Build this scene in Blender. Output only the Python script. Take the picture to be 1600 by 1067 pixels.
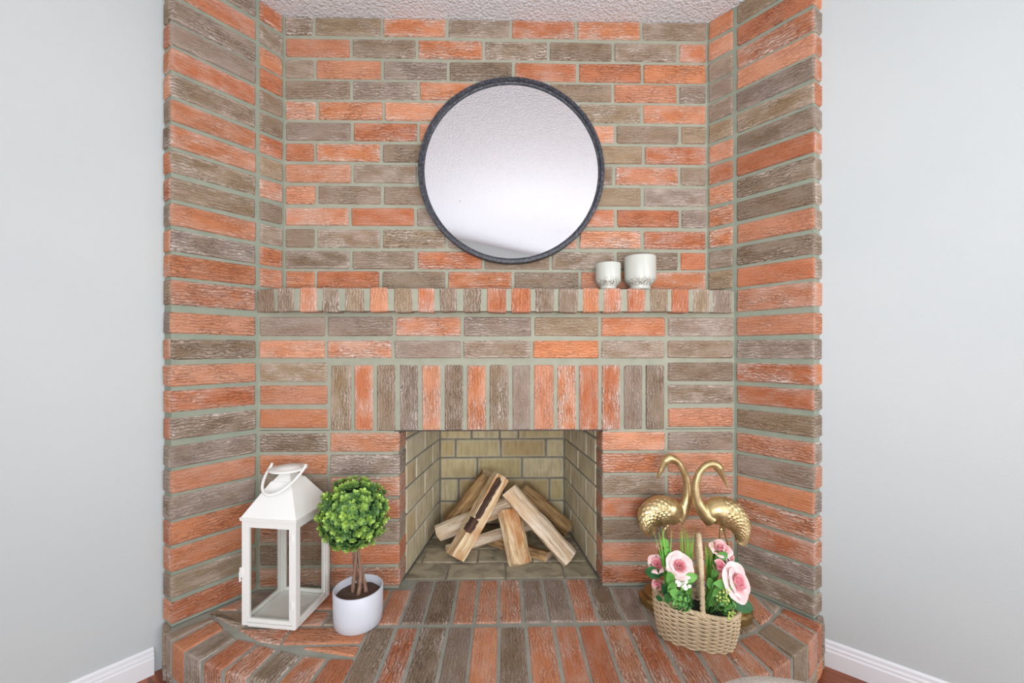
import bpy, bmesh, math, random
from mathutils import Vector, Matrix, noise
R_ = random.Random(7)
sc = bpy.context.scene
for o in list(bpy.data.objects): bpy.data.objects.remove(o)
COL = sc.collection

# ------------------------------------------------------------------ camera
HH = 0.158                 # hearth height
HC = HH + 0.887            # camera height
F = 640.0; YAW = math.radians(1.1); HOR = 548.0
cd = bpy.data.cameras.new('camera'); cam = bpy.data.objects.new('camera', cd); COL.objects.link(cam)
cd.sensor_width = 36; cd.lens = 36*F/1600; cd.shift_y = (HOR-533.5)/1600; cd.clip_start = 0.02
cam.location = (0, 0, HC); cam.rotation_euler = (math.radians(90), 0, -YAW)
sc.camera = cam
sc.view_settings.view_transform = 'Standard'; sc.view_settings.look = 'None'
sc.view_settings.gamma = 1; sc.view_settings.use_curve_mapping = False
sc.view_settings.exposure = 0.08
# ------------------------------------------------------------------ world + lights
w = bpy.data.worlds.new('sky'); sc.world = w; w.use_nodes = True
w.node_tree.nodes['Background'].inputs[0].default_value = (0.75, 0.87, 1, 1)
w.node_tree.nodes['Background'].inputs[1].default_value = 1.0
def area(name, loc, target, sx, sy, power, col):
    l = bpy.data.lights.new(name, 'AREA'); l.shape = 'RECTANGLE'; l.size = sx; l.size_y = sy; l.energy = power; l.color = col
    o = bpy.data.objects.new(name, l); COL.objects.link(o); o.location = loc
    o.rotation_euler = (Vector(target)-Vector(loc)).to_track_quat('-Z', 'Y').to_euler()
    return o
RC = Vector((-0.201, 2.445, 0))                 # room corner behind the chimney breast
U = Vector((0.758, -0.652, 0)); V = Vector((-0.652, -0.758, 0))   # along right wall / along left wall
LU, LV = 6.2, 3.27                              # room size
CEIL = HC + 1.303
def room(u, v, z): p = RC + U*u + V*v; return Vector((p.x, p.y, z))
# daylight through two unseen windows; rear one added to light the right wall
area('daylight_far_window', room(LU+0.12, 1.7, 1.3), room(0, 1.7, 1.15), 2.3, 1.55, 84, (0.90, 0.95, 1.0))
area('added_rear_daylight', room(2.75, LV+0.12, 1.32), room(2.2, 0, 1.1), 2.9, 1.45, 40, (0.93, 0.96, 1.0))
# two added lights out of frame: upward ceiling fill, and a bulb brightening the room
area('added_ceiling_fill', (0.25, -0.40, 0.85), (0.0, 0.95, CEIL), .5, .4, 19, (0.98, 0.98, 1.0))
pl = bpy.data.lights.new('added_fill_bulb', 'POINT'); pl.energy = 13; pl.shadow_soft_size = .13; pl.color = (0.97, 0.97, 1.0)
plo = bpy.data.objects.new('added_fill_bulb', pl); COL.objects.link(plo); plo.location = (1.35, -0.75, CEIL-.42)

# ------------------------------------------------------------------ projection helpers
FW = Vector((math.sin(YAW), math.cos(YAW), 0)); RT = Vector((math.cos(YAW), -math.sin(YAW), 0)); UP = Vector((0, 0, 1))
CAM = Vector((0, 0, HC))
def ray(px, py): return FW + RT*((px-800)/F) + UP*(-(py-HOR)/F)
def onY(px, py, d): r = ray(px, py); return CAM + r*(d/r.y)          # point on plane y = d
def onZ(px, py, z=HH): r = ray(px, py); return CAM + r*((z-HC)/r.z)  # point on horizontal plane
def X_at(px, d): return onY(px, HOR, d).x
DA, DB = 1.533, 1.61

# ------------------------------------------------------------------ object helpers
def link(name, me, mat=None, parent=None, loc=None, smooth=False):
    o = bpy.data.objects.new(name, me); COL.objects.link(o)
    if mat: me.materials.append(mat) if len(me.materials) == 0 else None
    if parent: o.parent = parent
    if loc is not None: o.location = loc
    if smooth:
        for p in me.polygons: p.use_smooth = True
    return o
def fin(name, bm, mat=None, parent=None, smooth=False, loc=None):
    bmesh.ops.recalc_face_normals(bm, faces=bm.faces)
    me = bpy.data.meshes.new(name); bm.to_mesh(me); bm.free()
    o = link(name, me, mat, parent, loc, smooth)
    return o
def empty(name, loc=(0, 0, 0), rz=0):
    o = bpy.data.objects.new(name, None); COL.objects.link(o); o.location = loc; o.rotation_euler = (0, 0, rz)
    o.empty_display_size = 0.05; return o
def tag(o, label, cat, group=None):
    o['label'] = label; o['category'] = cat
    if group: o['group'] = group
    return o
def structure(o): o['kind'] = 'structure'; return o
def stuff(o): o['kind'] = 'stuff'; return o
def box(bm, x0, x1, y0, y1, z0, z1, M=None):
    vs = [bm.verts.new(Vector(p)) for p in ((x0,y0,z0),(x1,y0,z0),(x1,y1,z0),(x0,y1,z0),(x0,y0,z1),(x1,y0,z1),(x1,y1,z1),(x0,y1,z1))]
    if M:
        for v in vs: v.co = M @ v.co
    for f in ((0,3,2,1),(4,5,6,7),(0,1,5,4),(1,2,6,5),(2,3,7,6),(3,0,4,7)): bm.faces.new([vs[i] for i in f])
    return vs
def prism(bm, pts, z0, z1):
    a = [bm.verts.new((p[0], p[1], z0)) for p in pts]; b = [bm.verts.new((p[0], p[1], z1)) for p in pts]
    n = len(pts)
    bm.faces.new(a[::-1]); bm.faces.new(b)
    for i in range(n): bm.faces.new((a[i], a[(i+1)%n], b[(i+1)%n], b[i]))
def lathe(bm, prof, seg=40, c=(0, 0, 0)):
    rings = []
    for r, z in prof:
        if r < 1e-6: rings.append([bm.verts.new((c[0], c[1], c[2]+z))])
        else: rings.append([bm.verts.new((c[0]+r*math.cos(2*math.pi*i/seg), c[1]+r*math.sin(2*math.pi*i/seg), c[2]+z)) for i in range(seg)])
    for a, b in zip(rings, rings[1:]):
        for i in range(seg):
            j = (i+1) % seg
            if len(a) == 1 and len(b) == 1: continue
            if len(a) == 1: bm.faces.new((a[0], b[i], b[j]))
            elif len(b) == 1: bm.faces.new((a[i], a[j], b[0]))
            else: bm.faces.new((a[i], a[j], b[j], b[i]))
def catmull(P, n):
    P = [Vector(p) for p in P]; out = []
    for i in range(len(P)-1):
        p0 = P[max(i-1, 0)]; p1 = P[i]; p2 = P[i+1]; p3 = P[min(i+2, len(P)-1)]
        for k in range(n):
            t = k/n; out.append(0.5*((2*p1)+(p2-p0)*t+(2*p0-5*p1+4*p2-p3)*t*t+(3*p1-p0-3*p2+p3)*t**3))
    out.append(P[-1]); return out
def loft(bm, pts, rad, seg=8, closed=False, squash=1.0, side=None):
    """tube through pts; rad a number or a list; squash flattens along 'side' axis"""
    n = len(pts); rings = []; ref = None
    for i, p in enumerate(pts):
        if closed: t = (pts[(i+1) % n]-pts[i-1]).normalized()
        else: t = (pts[min(i+1, n-1)]-pts[max(i-1, 0)]).normalized()
        if side is not None: a = (Vector(side)-t*t.dot(Vector(side))).normalized()
        else:
            if ref is None: ref = Vector((0, 0, 1)) if abs(t.z) < 0.9 else Vector((1, 0, 0))
            a = (ref-t*t.dot(ref)).normalized(); ref = a
        b = t.cross(a); r = rad[i] if isinstance(rad, (list, tuple)) else rad
        rings.append([bm.verts.new(p+(a*math.cos(2*math.pi*k/seg)*squash+b*math.sin(2*math.pi*k/seg))*r) for k in range(seg)])
    m = n if closed else n-1
    for i in range(m):
        A = rings[i]; B = rings[(i+1) % n]
        for k in range(seg): bm.faces.new((A[k], A[(k+1)%seg], B[(k+1)%seg], B[k]))
    if not closed:
        bm.faces.new(rings[0][::-1]); bm.faces.new(rings[-1])

# ------------------------------------------------------------------ materials
def srgb(r, g, b):
    f = lambda c: (c/255)/12.92 if c/255 <= 0.04045 else ((c/255+0.055)/1.055)**2.4
    return (f(r), f(g), f(b), 1)
class NT:
    def __init__(s, name):
        s.m = bpy.data.materials.new(name); s.m.use_nodes = True; s.t = s.m.node_tree
        s.b = s.t.nodes['Principled BSDF']
    def n(s, typ, **kw):
        nd = s.t.nodes.new(typ)
        for k, v in kw.items(): setattr(nd, k, v)
        return nd
    def set(s, nd, key, val):
        if isinstance(val, bpy.types.NodeSocket): s.t.links.new(val, nd.inputs[key])
        else: nd.inputs[key].default_value = val
    def math(s, op, a, b=0.0, clamp=False):
        nd = s.n('ShaderNodeMath', operation=op, use_clamp=clamp); s.set(nd, 0, a); s.set(nd, 1, b); return nd.outputs[0]
    def vmath(s, op, a, b=(0, 0, 0)):
        nd = s.n('ShaderNodeVectorMath', operation=op); s.set(nd, 0, a); s.set(nd, 1, b); return nd.outputs[0]
    def noise(s, vec, scale, detail=3, dist=0.0, rough=0.55):
        nd = s.n('ShaderNodeTexNoise'); s.set(nd, 'Vector', vec); s.set(nd, 'Scale', scale); s.set(nd, 'Detail', detail)
        s.set(nd, 'Distortion', dist); s.set(nd, 'Roughness', rough); return nd.outputs['Fac']
    def ramp(s, fac, lo, hi, a=0.0, b=1.0):
        nd = s.n('ShaderNodeMapRange'); nd.clamp = True; s.set(nd, 0, fac); s.set(nd, 1, lo); s.set(nd, 2, hi); s.set(nd, 3, a); s.set(nd, 4, b); return nd.outputs[0]
    def mix(s, fac, a, b, mode='MIX'):
        nd = s.n('ShaderNodeMix', data_type='RGBA', blend_type=mode); s.set(nd, 0, fac); s.set(nd, 6, a); s.set(nd, 7, b); return nd.outputs[2]
    def bump(s, h, dist, strength=1.0, nrm=None):
        nd = s.n('ShaderNodeBump'); s.set(nd, 'Height', h); s.set(nd, 'Distance', dist); s.set(nd, 'Strength', strength)
        if nrm: s.set(nd, 'Normal', nrm)
        return nd.outputs[0]
    def base(s, c, rough=0.8, metal=0.0, nrm=None):
        s.set(s.b, 'Base Color', c); s.set(s.b, 'Roughness', rough); s.set(s.b, 'Metallic', metal)
        if nrm: s.set(s.b, 'Normal', nrm)
        return s.m
    def coord(s, rnd=True):
        tc = s.n('ShaderNodeTexCoord').outputs['Object']
        if not rnd: return tc
        oi = s.n('ShaderNodeObjectInfo').outputs['Random']
        mul = s.math('MULTIPLY', oi, 37.0)
        return s.vmath('ADD', tc, mul)

def plain(name, c, rough=0.6, metal=0.0, bumpscale=None, bd=0.0005):
    t = NT(name); nrm = None
    if bumpscale: nrm = t.bump(t.noise(t.coord(), bumpscale, 3), bd)
    return t.base(c, rough, metal, nrm)

# rug-textured face brick : long wavy ridges along the brick, pale crust on ridges and edges
t = NT('rug_face_brick')
oi = t.n('ShaderNodeObjectInfo'); co = t.coord()
st = t.vmath('MULTIPLY', co, (26, 46, 40))
nz = t.noise(st, 1.0, 2.5, 0.5, 0.6)
fine = t.noise(co, 380, 2)
sep = t.n('ShaderNodeSeparateXYZ'); t.set(sep, 0, co)
wig = t.noise(t.vmath('MULTIPLY', co, (75, 130, 100)), 1.0, 2)
ph_ = t.math('ADD', t.math('MULTIPLY', sep.outputs[1], 620.0), t.math('ADD', t.math('MULTIPLY', nz, 19.0), t.math('MULTIPLY', wig, 6.0)))
rid = t.math('ADD', t.math('MULTIPLY', t.math('SINE', ph_), 0.5), 0.5)
rid = t.math('MULTIPLY', rid, t.ramp(wig, 0.3, 0.6, 0.45, 1.0))
blo = t.noise(t.vmath('MULTIPLY', co, (12, 24, 20)), 1.0, 3)
edge = t.n('ShaderNodeAttribute', attribute_name='edge').outputs['Fac']
rnd2 = t.math('FRACT', t.math('MULTIPLY', oi.outputs['Random'], 91.7))
rnd3 = t.math('FRACT', t.math('MULTIPLY', oi.outputs['Random'], 53.3))
relief = t.math('MULTIPLY', t.ramp(t.noise(t.vmath('MULTIPLY', co, (10, 16, 16)), 1.0, 2), 0.32, 0.55, 0.25, 1.0), t.math('ADD', t.math('MULTIPLY', rnd3, 0.6), 0.4))
crest = t.ramp(rid, 0.5, 0.85)
groove = t.math('MULTIPLY', t.ramp(rid, 0.24, 0.03), relief)
crust = t.math('ADD', t.math('MULTIPLY', edge, 0.50), t.ramp(blo, 0.40, 0.66, -0.05, 0.85))
crust = t.math('MULTIPLY', crust, t.math('ADD', t.math('MULTIPLY', t.math('MULTIPLY', crest, relief), 0.8), 0.35))
crust = t.math('MULTIPLY', crust, t.math('ADD', t.math('MULTIPLY', rnd2, 0.85), 0.2), True)
rust = t.mix(t.ramp(t.noise(t.vmath('MULTIPLY', co, (9, 22, 20)), 1.0, 2), .45, .65, 0, .5), oi.outputs['Color'], t.mix(1.0, oi.outputs['Color'], (.80, .66, .50, 1), 'MULTIPLY'))
c = t.mix(crust, rust, (0.70, 0.61, 0.54, 1))
c = t.mix(t.math('MULTIPLY', groove, 0.85), c, t.mix(1.0, c, (0.40, 0.34, 0.30, 1), 'MULTIPLY'))
c = t.mix(t.ramp(fine, 0.35, 0.65, 0.0, 0.40), c, t.mix(1.0, c, (0.60, 0.56, 0.52, 1), 'MULTIPLY'))
c = t.mix(t.ramp(fine, 0.58, 0.72, 0.0, 0.30), c, (0.80, 0.70, 0.60, 1))
h = t.math('ADD', t.math('MULTIPLY', rid, relief), t.math('MULTIPLY', fine, 0.35))
M_BRICK = t.base(c, 0.85, 0, t.bump(h, 0.0035, 0.9))

# smoother buff fire brick with vertical smoke staining
t = NT('fire_brick'); oi = t.n('ShaderNodeObjectInfo'); co = t.coord()
geo = t.n('ShaderNodeNewGeometry').outputs['Position']
streak = t.noise(t.vmath('MULTIPLY', geo, (60, 60, 9)), 1.0, 4, 0.4)
blo = t.noise(co, 11, 4, 0.5)
c = t.mix(t.ramp(streak, 0.46, 0.72, 0, 0.6), oi.outputs['Color'], (0.24, 0.19, 0.12, 1))
c = t.mix(t.ramp(blo, 0.45, 0.75, 0, 0.4), c, (0.42, 0.30, 0.14, 1))
edge = t.n('ShaderNodeAttribute', attribute_name='edge').outputs['Fac']
c = t.mix(t.math('MULTIPLY', edge, 0.45), c, (0.62, 0.59, 0.46, 1))
M_FIRE = t.base(c, 0.9, 0, t.bump(t.noise(co, 160, 3), 0.0015, 0.6))

t = NT('sooty_floor_brick'); oi = t.n('ShaderNodeObjectInfo'); co = t.coord(); geo = t.n('ShaderNodeNewGeometry').outputs['Position']
g1 = t.noise(t.vmath('MULTIPLY', geo, (14, 20, 14)), 1.0, 5, 0.6)
c = t.mix(t.ramp(g1, 0.42, 0.68, 0, 0.75), oi.outputs['Color'], (0.13, 0.115, 0.095, 1))
M_FIREF = t.base(c, 0.9, 0, t.bump(t.noise(co, 160, 3), 0.0015, 0.6))
def mortar(name, c1, c2):
    t = NT(name); co = t.coord(False)
    return t.base(t.mix(t.ramp(t.noise(co, 17, 4), 0.35, 0.7), c1, c2), 0.95, 0, t.bump(t.noise(co, 330, 3), 0.002, 0.6))
M_MORT = mortar('greenish_mortar', (0.33, 0.335, 0.255, 1), (0.39, 0.385, 0.30, 1))
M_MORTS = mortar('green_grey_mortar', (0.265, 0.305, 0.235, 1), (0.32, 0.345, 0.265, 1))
M_MORTF = mortar('sooty_mortar', (0.19, 0.17, 0.14, 1), (0.32, 0.29, 0.24, 1))
M_MORTH = mortar('grey_hearth_mortar', (0.30, 0.31, 0.26, 1), (0.40, 0.39, 0.33, 1))

t = NT('painted_wall'); co = t.n('ShaderNodeTexCoord').outputs['Object']
M_WALL = t.base(t.mix(t.ramp(t.noise(co, 1.5, 3), 0.3, 0.7), srgb(192, 197, 197), srgb(197, 201, 199)), 0.65, 0, t.bump(t.noise(co, 260, 3), 0.0012, 0.35))
t = NT('stippled_ceiling'); co = t.n('ShaderNodeTexCoord').outputs['Object']
vo = t.n('ShaderNodeTexVoronoi', feature='SMOOTH_F1'); t.set(vo, 'Vector', co); t.set(vo, 'Scale', 85)
hh = t.math('ADD', t.math('MULTIPLY', vo.outputs['Distance'], -1.0), t.math('MULTIPLY', t.noise(co, 150, 3), 1.2))
M_CEIL = t.base(srgb(238, 240, 244), 0.9, 0, t.bump(hh, 0.008, 0.9))
M_TRIM = plain('white_trim_paint', srgb(232, 232, 234), 0.35)
M_WHITE = plain('white_lantern_enamel', srgb(240, 239, 234), 0.4)
M_POT = plain('white_grey_ceramic', srgb(214, 216, 224), 0.45)
t = NT('soil'); co = t.coord()
M_SOIL = t.base(t.mix(t.noise(co, 220, 3), srgb(60, 42, 32), srgb(125, 100, 84)), 0.95, 0, t.bump(t.noise(co, 260, 3), 0.004))
t = NT('twig_bark'); co = t.coord()
M_TWIG = t.base(t.mix(t.noise(t.vmath('MULTIPLY', co, (1, 1, .25)), 180, 3), srgb(92, 62, 48), srgb(178, 142, 118)), 0.8, 0, t.bump(t.noise(co, 200, 3), 0.002))
t = NT('mirror_glass'); M_MIRROR = t.base((0.86, 0.855, 0.87, 1), 0.015, 1.0)
t = NT('dark_grey_frame'); co = t.coord(False)
M_FRAME = t.base(t.mix(t.ramp(t.noise(co, 130, 4), 0.45, 0.7), srgb(40, 41, 48), srgb(92, 94, 104)), 0.42)
t = NT('speckled_glaze'); co = t.coord(False)
sp = t.n('ShaderNodeTexVoronoi'); t.set(sp, 'Vector', co); t.set(sp, 'Scale', 260)
z = t.n('ShaderNodeSeparateXYZ'); t.set(z, 0, co)
low = t.math('MULTIPLY', t.ramp(z.outputs[2], 0.048, 0.026), t.ramp(z.outputs[2], 0.008, 0.02))
sf = t.math('MULTIPLY', t.math('MULTIPLY', t.ramp(sp.outputs['Distance'], 0.55, 0.35), low), t.ramp(t.noise(co, 60, 2), 0.38, 0.48))
M_CUP = t.base(t.mix(sf, srgb(200, 202, 192), srgb(78, 66, 50)), 0.25)
t = NT('brushed_gold'); co = t.coord()
M_GOLD = t.base(t.mix(t.ramp(t.noise(co, 30, 3), 0.35, 0.65), srgb(186, 160, 112), srgb(224, 202, 154)), 0.36, 0.85)
M_GOLDD = plain('antique_gold', srgb(168, 140, 90), 0.35, 0.85)
t = NT('clear_glass'); tr = t.n('ShaderNodeBsdfTransparent'); gl = t.n('ShaderNodeBsdfGlossy'); t.set(gl, 'Roughness', 0.02); mx = t.n('ShaderNodeMixShader')
t.set(mx, 0, 0.05); t.t.links.new(tr.outputs[0], mx.inputs[1]); t.t.links.new(gl.outputs[0], mx.inputs[2]); t.t.links.new(mx.outputs[0], t.t.nodes['Material Output'].inputs[0]); t.set(tr, 'Color', (.96, .97, .96, 1)); M_GLASS = t.m
def leafmat(name, ca, cb):
    t = NT(name); a = t.n('ShaderNodeAttribute', attribute_name='tone').outputs['Fac']
    m = t.base(t.mix(a, ca, cb), 0.5); t.set(t.b, 'Subsurface Weight', 0.0); return m
M_LEAF = leafmat('boxwood_leaf', srgb(34, 96, 62), srgb(184, 218, 96))
M_LEAF2 = leafmat('bouquet_leaf', srgb(34, 92, 50), srgb(124, 186, 88))
M_GRASS = leafmat('grass_blade', srgb(60, 140, 40), srgb(150, 214, 80))
M_PETAL = leafmat('rose_petal', srgb(240, 138, 158), srgb(250, 226, 218))
M_WPETAL = plain('white_blossom', srgb(240, 238, 226), 0.6)
M_BERRY = leafmat('green_berry', srgb(90, 160, 60), srgb(214, 222, 120))
t = NT('wicker'); co = t.coord()
M_WICK = t.base(t.mix(t.noise(co, 90, 3), srgb(184, 154, 116), srgb(238, 220, 186)), 0.7, 0, t.bump(t.noise(co, 300, 2), 0.0012))
t = NT('boucle'); co = t.coord()
M_POUF = t.base(t.mix(t.noise(co, 260, 2), srgb(226, 218, 208), srgb(250, 246, 238)), 0.95, 0, t.bump(t.noise(co, 320, 2), 0.006))
def wood(name, ca, cb, cc, amt):
    t = NT(name); co = t.coord()
    s1 = t.noise(t.vmath('MULTIPLY', co, (7, 95, 95)), 1.0, 4, 0.5); s2 = t.noise(t.vmath('MULTIPLY', co, (6, 16, 16)), 1.0, 4, 0.8)
    c = t.mix(t.ramp(s1, .36, .62), ca, cb); c = t.mix(t.ramp(s2, 0.5, 0.66, 0, amt), c, cc)
    s3 = t.noise(t.vmath('MULTIPLY', co, (9, 150, 150)), 1.0, 3, 1.0); c = t.mix(t.ramp(s3, 0.60, 0.70, 0, .7), c, t.mix(1.0, c, (.42, .33, .25, 1), 'MULTIPLY'))
    return t.base(c, 0.8, 0, t.bump(s1, 0.006, 0.7))
M_WOODA = wood('split_wood_golden', srgb(206, 168, 120), srgb(252, 230, 192), srgb(190, 118, 50), 0.75)
M_WOODB = wood('split_wood_pale', srgb(216, 188, 156), srgb(252, 236, 212), srgb(214, 164, 96), 0.5)
M_WOODC = wood('split_wood_brown', srgb(140, 108, 72), srgb(206, 168, 116), srgb(92, 62, 36), 0.7)
M_BARK = wood('dark_bark', srgb(58, 38, 30), srgb(104, 74, 58), srgb(40, 26, 22), 0.5)
M_CUT = wood('cut_wood_end', srgb(206, 176, 138), srgb(240, 218, 186), srgb(190, 150, 104), 0.4)
M_DARK = plain('black_gap', (0.01, 0.01, 0.01, 1), 0.9)
# wooden floor planks get their own object colours
t = NT('laminate_floor'); oi = t.n('ShaderNodeObjectInfo'); co = t.coord()
g = t.noise(t.vmath('MULTIPLY', co, (5, 60, 5)), 1.0, 4, 1.2)
M_FLOOR = t.base(t.mix(t.ramp(g, 0.35, 0.7), srgb(108, 50, 26), srgb(172, 96, 58)), 0.35)

# ------------------------------------------------------------------ room shell
def wallslab(name, u0, v0, u1, v1, out, hole=None):
    """wall from (u0,v0) to (u1,v1) in room axes, thickness 0.1 towards 'out'; hole = (s0,s1,z0,z1)"""
    a = room(u0, v0, 0); b = room(u1, v1, 0); d = (b-a); L = d.length; d.normalize()
    M = Matrix(((d.x, out.x, 0, a.x), (d.y, out.y, 0, a.y), (0, 0, 1, 0), (0, 0, 0, 1)))
    bm = bmesh.new()
    if hole:
        s0, s1, z0, z1 = hole
        box(bm, 0, s0, 0, .1, 0, CEIL, M); box(bm, s1, L, 0, .1, 0, CEIL, M)
        box(bm, s0, s1, 0, .1, 0, z0, M); box(bm, s0, s1, 0, .1, z1, CEIL, M)
    else: box(bm, 0, L, 0, .1, 0, CEIL, M)
    return structure(fin(name, bm, M_WALL)), M
wallslab('wall_right', 1.60, 0, LU, 0, -V)
wallslab('wall_left', 0, 1.365, 0, LV, -U)
_, MF = wallslab('wall_far', LU, 0, LU, LV, U, (0.5, 2.9, 0.5, 2.1))
_, MR = wallslab('wall_rear', 0, LV, LU, LV, V, (1.25, 4.25, 0.55, 2.05))
def windowframe(name, M, s0, s1, z0, z1, nm):
    bm = bmesh.new(); e = .05
    box(bm, s0, s1, .0, .08, z0, z0+e, M); box(bm, s0, s1, .0, .08, z1-e, z1, M)
    box(bm, s0, s0+e, .0, .08, z0+e, z1-e, M); box(bm, s1-e, s1, .0, .08, z0+e, z1-e, M)
    for k in range(1, nm):
        x = s0+(s1-s0)*k/nm; box(bm, x-.02, x+.02, .02, .07, z0+e, z1-e, M)
    structure(fin(name, bm, M_TRIM))
windowframe('window_1', MF, 0.5, 2.9, 0.5, 2.1, 3); windowframe('added_rear_window', MR, 1.25, 4.25, 0.55, 2.05, 3)  # rear window is unseen, added with its opening to light the right wall
bm = bmesh.new(); pts = [room(-.1, -.1, 0), room(-.1, LV+.1, 0), room(LU+.1, LV+.1, 0), room(LU+.1, -.1, 0)]
prism(bm, pts, CEIL, CEIL+.08); structure(fin('ceiling', bm, M_CEIL))
bm = bmesh.new(); prism(bm, pts, -.08, -0.004); fl = structure(fin('floor', bm, M_DARK))
# planks near the hearth as parts of the floor, laid along the right wall
Mfl = Matrix(((U.x, V.x, 0), (U.y, V.y, 0), (0, 0, 1))).to_4x4()
for i in range(26):
    v0 = 0.0 + i*0.125
    off = (i*0.37) % 1.2; u = -off
    while u < LU:
        u0 = max(u, 0.0); u1 = min(u+1.2, LU)
        if u1-u0 > .03 and v0 < LV-.02:
            bm = bmesh.new(); box(bm, -(u1-u0)/2+.001, (u1-u0)/2-.001, -.0615, .0615, -.012, 0)
            o = fin('plank', bm, M_FLOOR, fl); p = room((u0+u1)/2, min(v0+.0625, LV-.062), 0)
            o.matrix_world = Matrix.Translation(p) @ Mfl
        u += 1.2
# baseboards: stepped profile extruded along each wall
prof = [(0, 0), (.014, 0), (.014, .052), (.011, .056), (.011, .064), (.007, .068), (.007, .078), (.003, .084), (0, .084)]
def baseboard(name, a, b, n):
    bm = bmesh.new(); A = []; B = []
    for w_, z_ in prof: A.append(bm.verts.new(a+n*w_+UP*z_)); B.append(bm.verts.new(b+n*w_+UP*z_))
    k = len(prof); bm.faces.new(A); bm.faces.new(B[::-1])
    for i in range(k): bm.faces.new((A[i], A[(i+1)%k], B[(i+1)%k], B[i]))
    structure(fin(name, bm, M_TRIM))
baseboard('baseboard_left', room(0, 1.44, 0), room(0, LV, 0), U)
baseboard('baseboard_right', room(1.675, 0, 0), room(LU, 0, 0), V)
baseboard('baseboard_rear', room(0, LV, 0), room(LU, LV, 0), -V)
baseboard('baseboard_far', room(LU, 0, 0), room(LU, LV, 0), -U)

# ------------------------------------------------------------------ brick maker
def inset_poly(P, d):
    """inset a convex CCW 2D polygon by distance d (drops degenerate results)"""
    n = len(P); Q = []
    for i in range(n):
        a, b, c = P[i-1], P[i], P[(i+1) % n]
        e1 = (b-a).normalized(); e2 = (c-b).normalized()
        n1 = Vector((-e1.y, e1.x)); n2 = Vector((-e2.y, e2.x))
        k = 1+n1.dot(n2)
        if k < 0.15: k = 0.15
        Q.append(b+(n1+n2)*(d/k))
    return Q
def area2(P): return 0.5*sum(P[i-1].x*P[i].y-P[i].x*P[i-1].y for i in range(len(P)))
def brick(parent, corners, normal, depth, color, axis, mat=None, name='brick', jit=0.0012, cut=0.004):
    """corners: coplanar 3D polygon; front face on it; body goes 'depth' behind. axis = long direction"""
    mat = mat or M_BRICK
    nrm = Vector(normal).normalized(); ax = Vector(axis); ax = (ax-nrm*ax.dot(nrm)).normalized(); ay = nrm.cross(ax)
    c = sum((Vector(p) for p in corners), Vector())/len(corners)
    P = [Vector(((Vector(p)-c).dot(ax), (Vector(p)-c).dot(ay))) for p in corners]
    if area2(P) < 0: P = P[::-1]
    out = []                                   # cut the corners and roughen
    for i in range(len(P)):
        a, b, d = P[i-1], P[i], P[(i+1) % len(P)]
        k = min(cut*(0.6+R_.random()), (a-b).length*.3, (d-b).length*.3)
        out.append(b+(a-b).normalized()*k); out.append(b+(d-b).normalized()*k)
    out = [p+Vector((R_.uniform(-jit, jit), R_.uniform(-jit, jit))) for p in out]
    mn = min((max(p.x for p in P)-min(p.x for p in P)), (max(p.y for p in P)-min(p.y for p in P)))
    ch = min(.004, mn*.12); ri = min(.014, mn*.3)
    r1 = inset_poly(out, ch); r2 = inset_poly(P, ri)
    if area2(r2) < 1e-6: r2 = [p*.4 for p in P]
    # inner ring with the same count as outer
    rr = []
    for p in r2: rr += [p, p.copy()]
    bm = bmesh.new(); lay = bm.verts.layers.float.new('edge')
    tilt = (R_.uniform(-.001, .001), R_.uniform(-.001, .001)); L = max(1e-3, max(abs(p.x) for p in P))
    zf = lambda p: p.x/L*tilt[0]
    V0 = [bm.verts.new((p.x, p.y, -depth)) for p in out]
    V1 = [bm.verts.new((p.x, p.y, -ch+zf(p))) for p in out]
    V2 = [bm.verts.new((p.x, p.y, zf(p)+R_.uniform(-.0007, .0007))) for p in r1]
    V3 = [bm.verts.new((p.x, p.y, zf(p)+.0006)) for p in r2]
    for v in V0+V1+V2: v[lay] = 1.0
    n = len(out)
    for i in range(n):
        j = (i+1) % n
        bm.faces.new((V0[i], V0[j], V1[j], V1[i])); bm.faces.new((V1[i], V1[j], V2[j], V2[i]))
    m = len(r2)
    for i in range(m):                          # corner triangle + edge quad
        bm.faces.new((V2[2*i], V2[2*i+1], V3[i])); bm.faces.new((V2[2*i+1], V2[(2*i+2) % n], V3[(i+1) % m], V3[i]))
    bm.faces.new(V3); bm.faces.new(V0[::-1])
    me = bpy.data.meshes.new(name); bm.to_mesh(me); bm.free()
    for p_ in me.polygons: p_.use_smooth = False
    o = link(name, me, mat, parent)
    o.matrix_world = Matrix(((ax.x, ay.x, nrm.x, c.x), (ax.y, ay.y, nrm.y, c.y), (ax.z, ay.z, nrm.z, c.z), (0, 0, 0, 1)))
    o.color = color; return o
REDS = [srgb(201, 128, 86), srgb(208, 134, 90), srgb(190, 113, 72), srgb(212, 146, 110), srgb(196, 120, 80), srgb(204, 138, 104)]
GREYS = [srgb(146, 126, 104), srgb(154, 134, 114), srgb(138, 118, 97), srgb(150, 132, 118), srgb(156, 134, 106)]
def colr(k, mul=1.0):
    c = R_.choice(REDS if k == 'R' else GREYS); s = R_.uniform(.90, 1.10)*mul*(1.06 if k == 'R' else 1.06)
    return (min(1, c[0]*s), min(1, c[1]*s), min(1, c[2]*s), 1)

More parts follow.
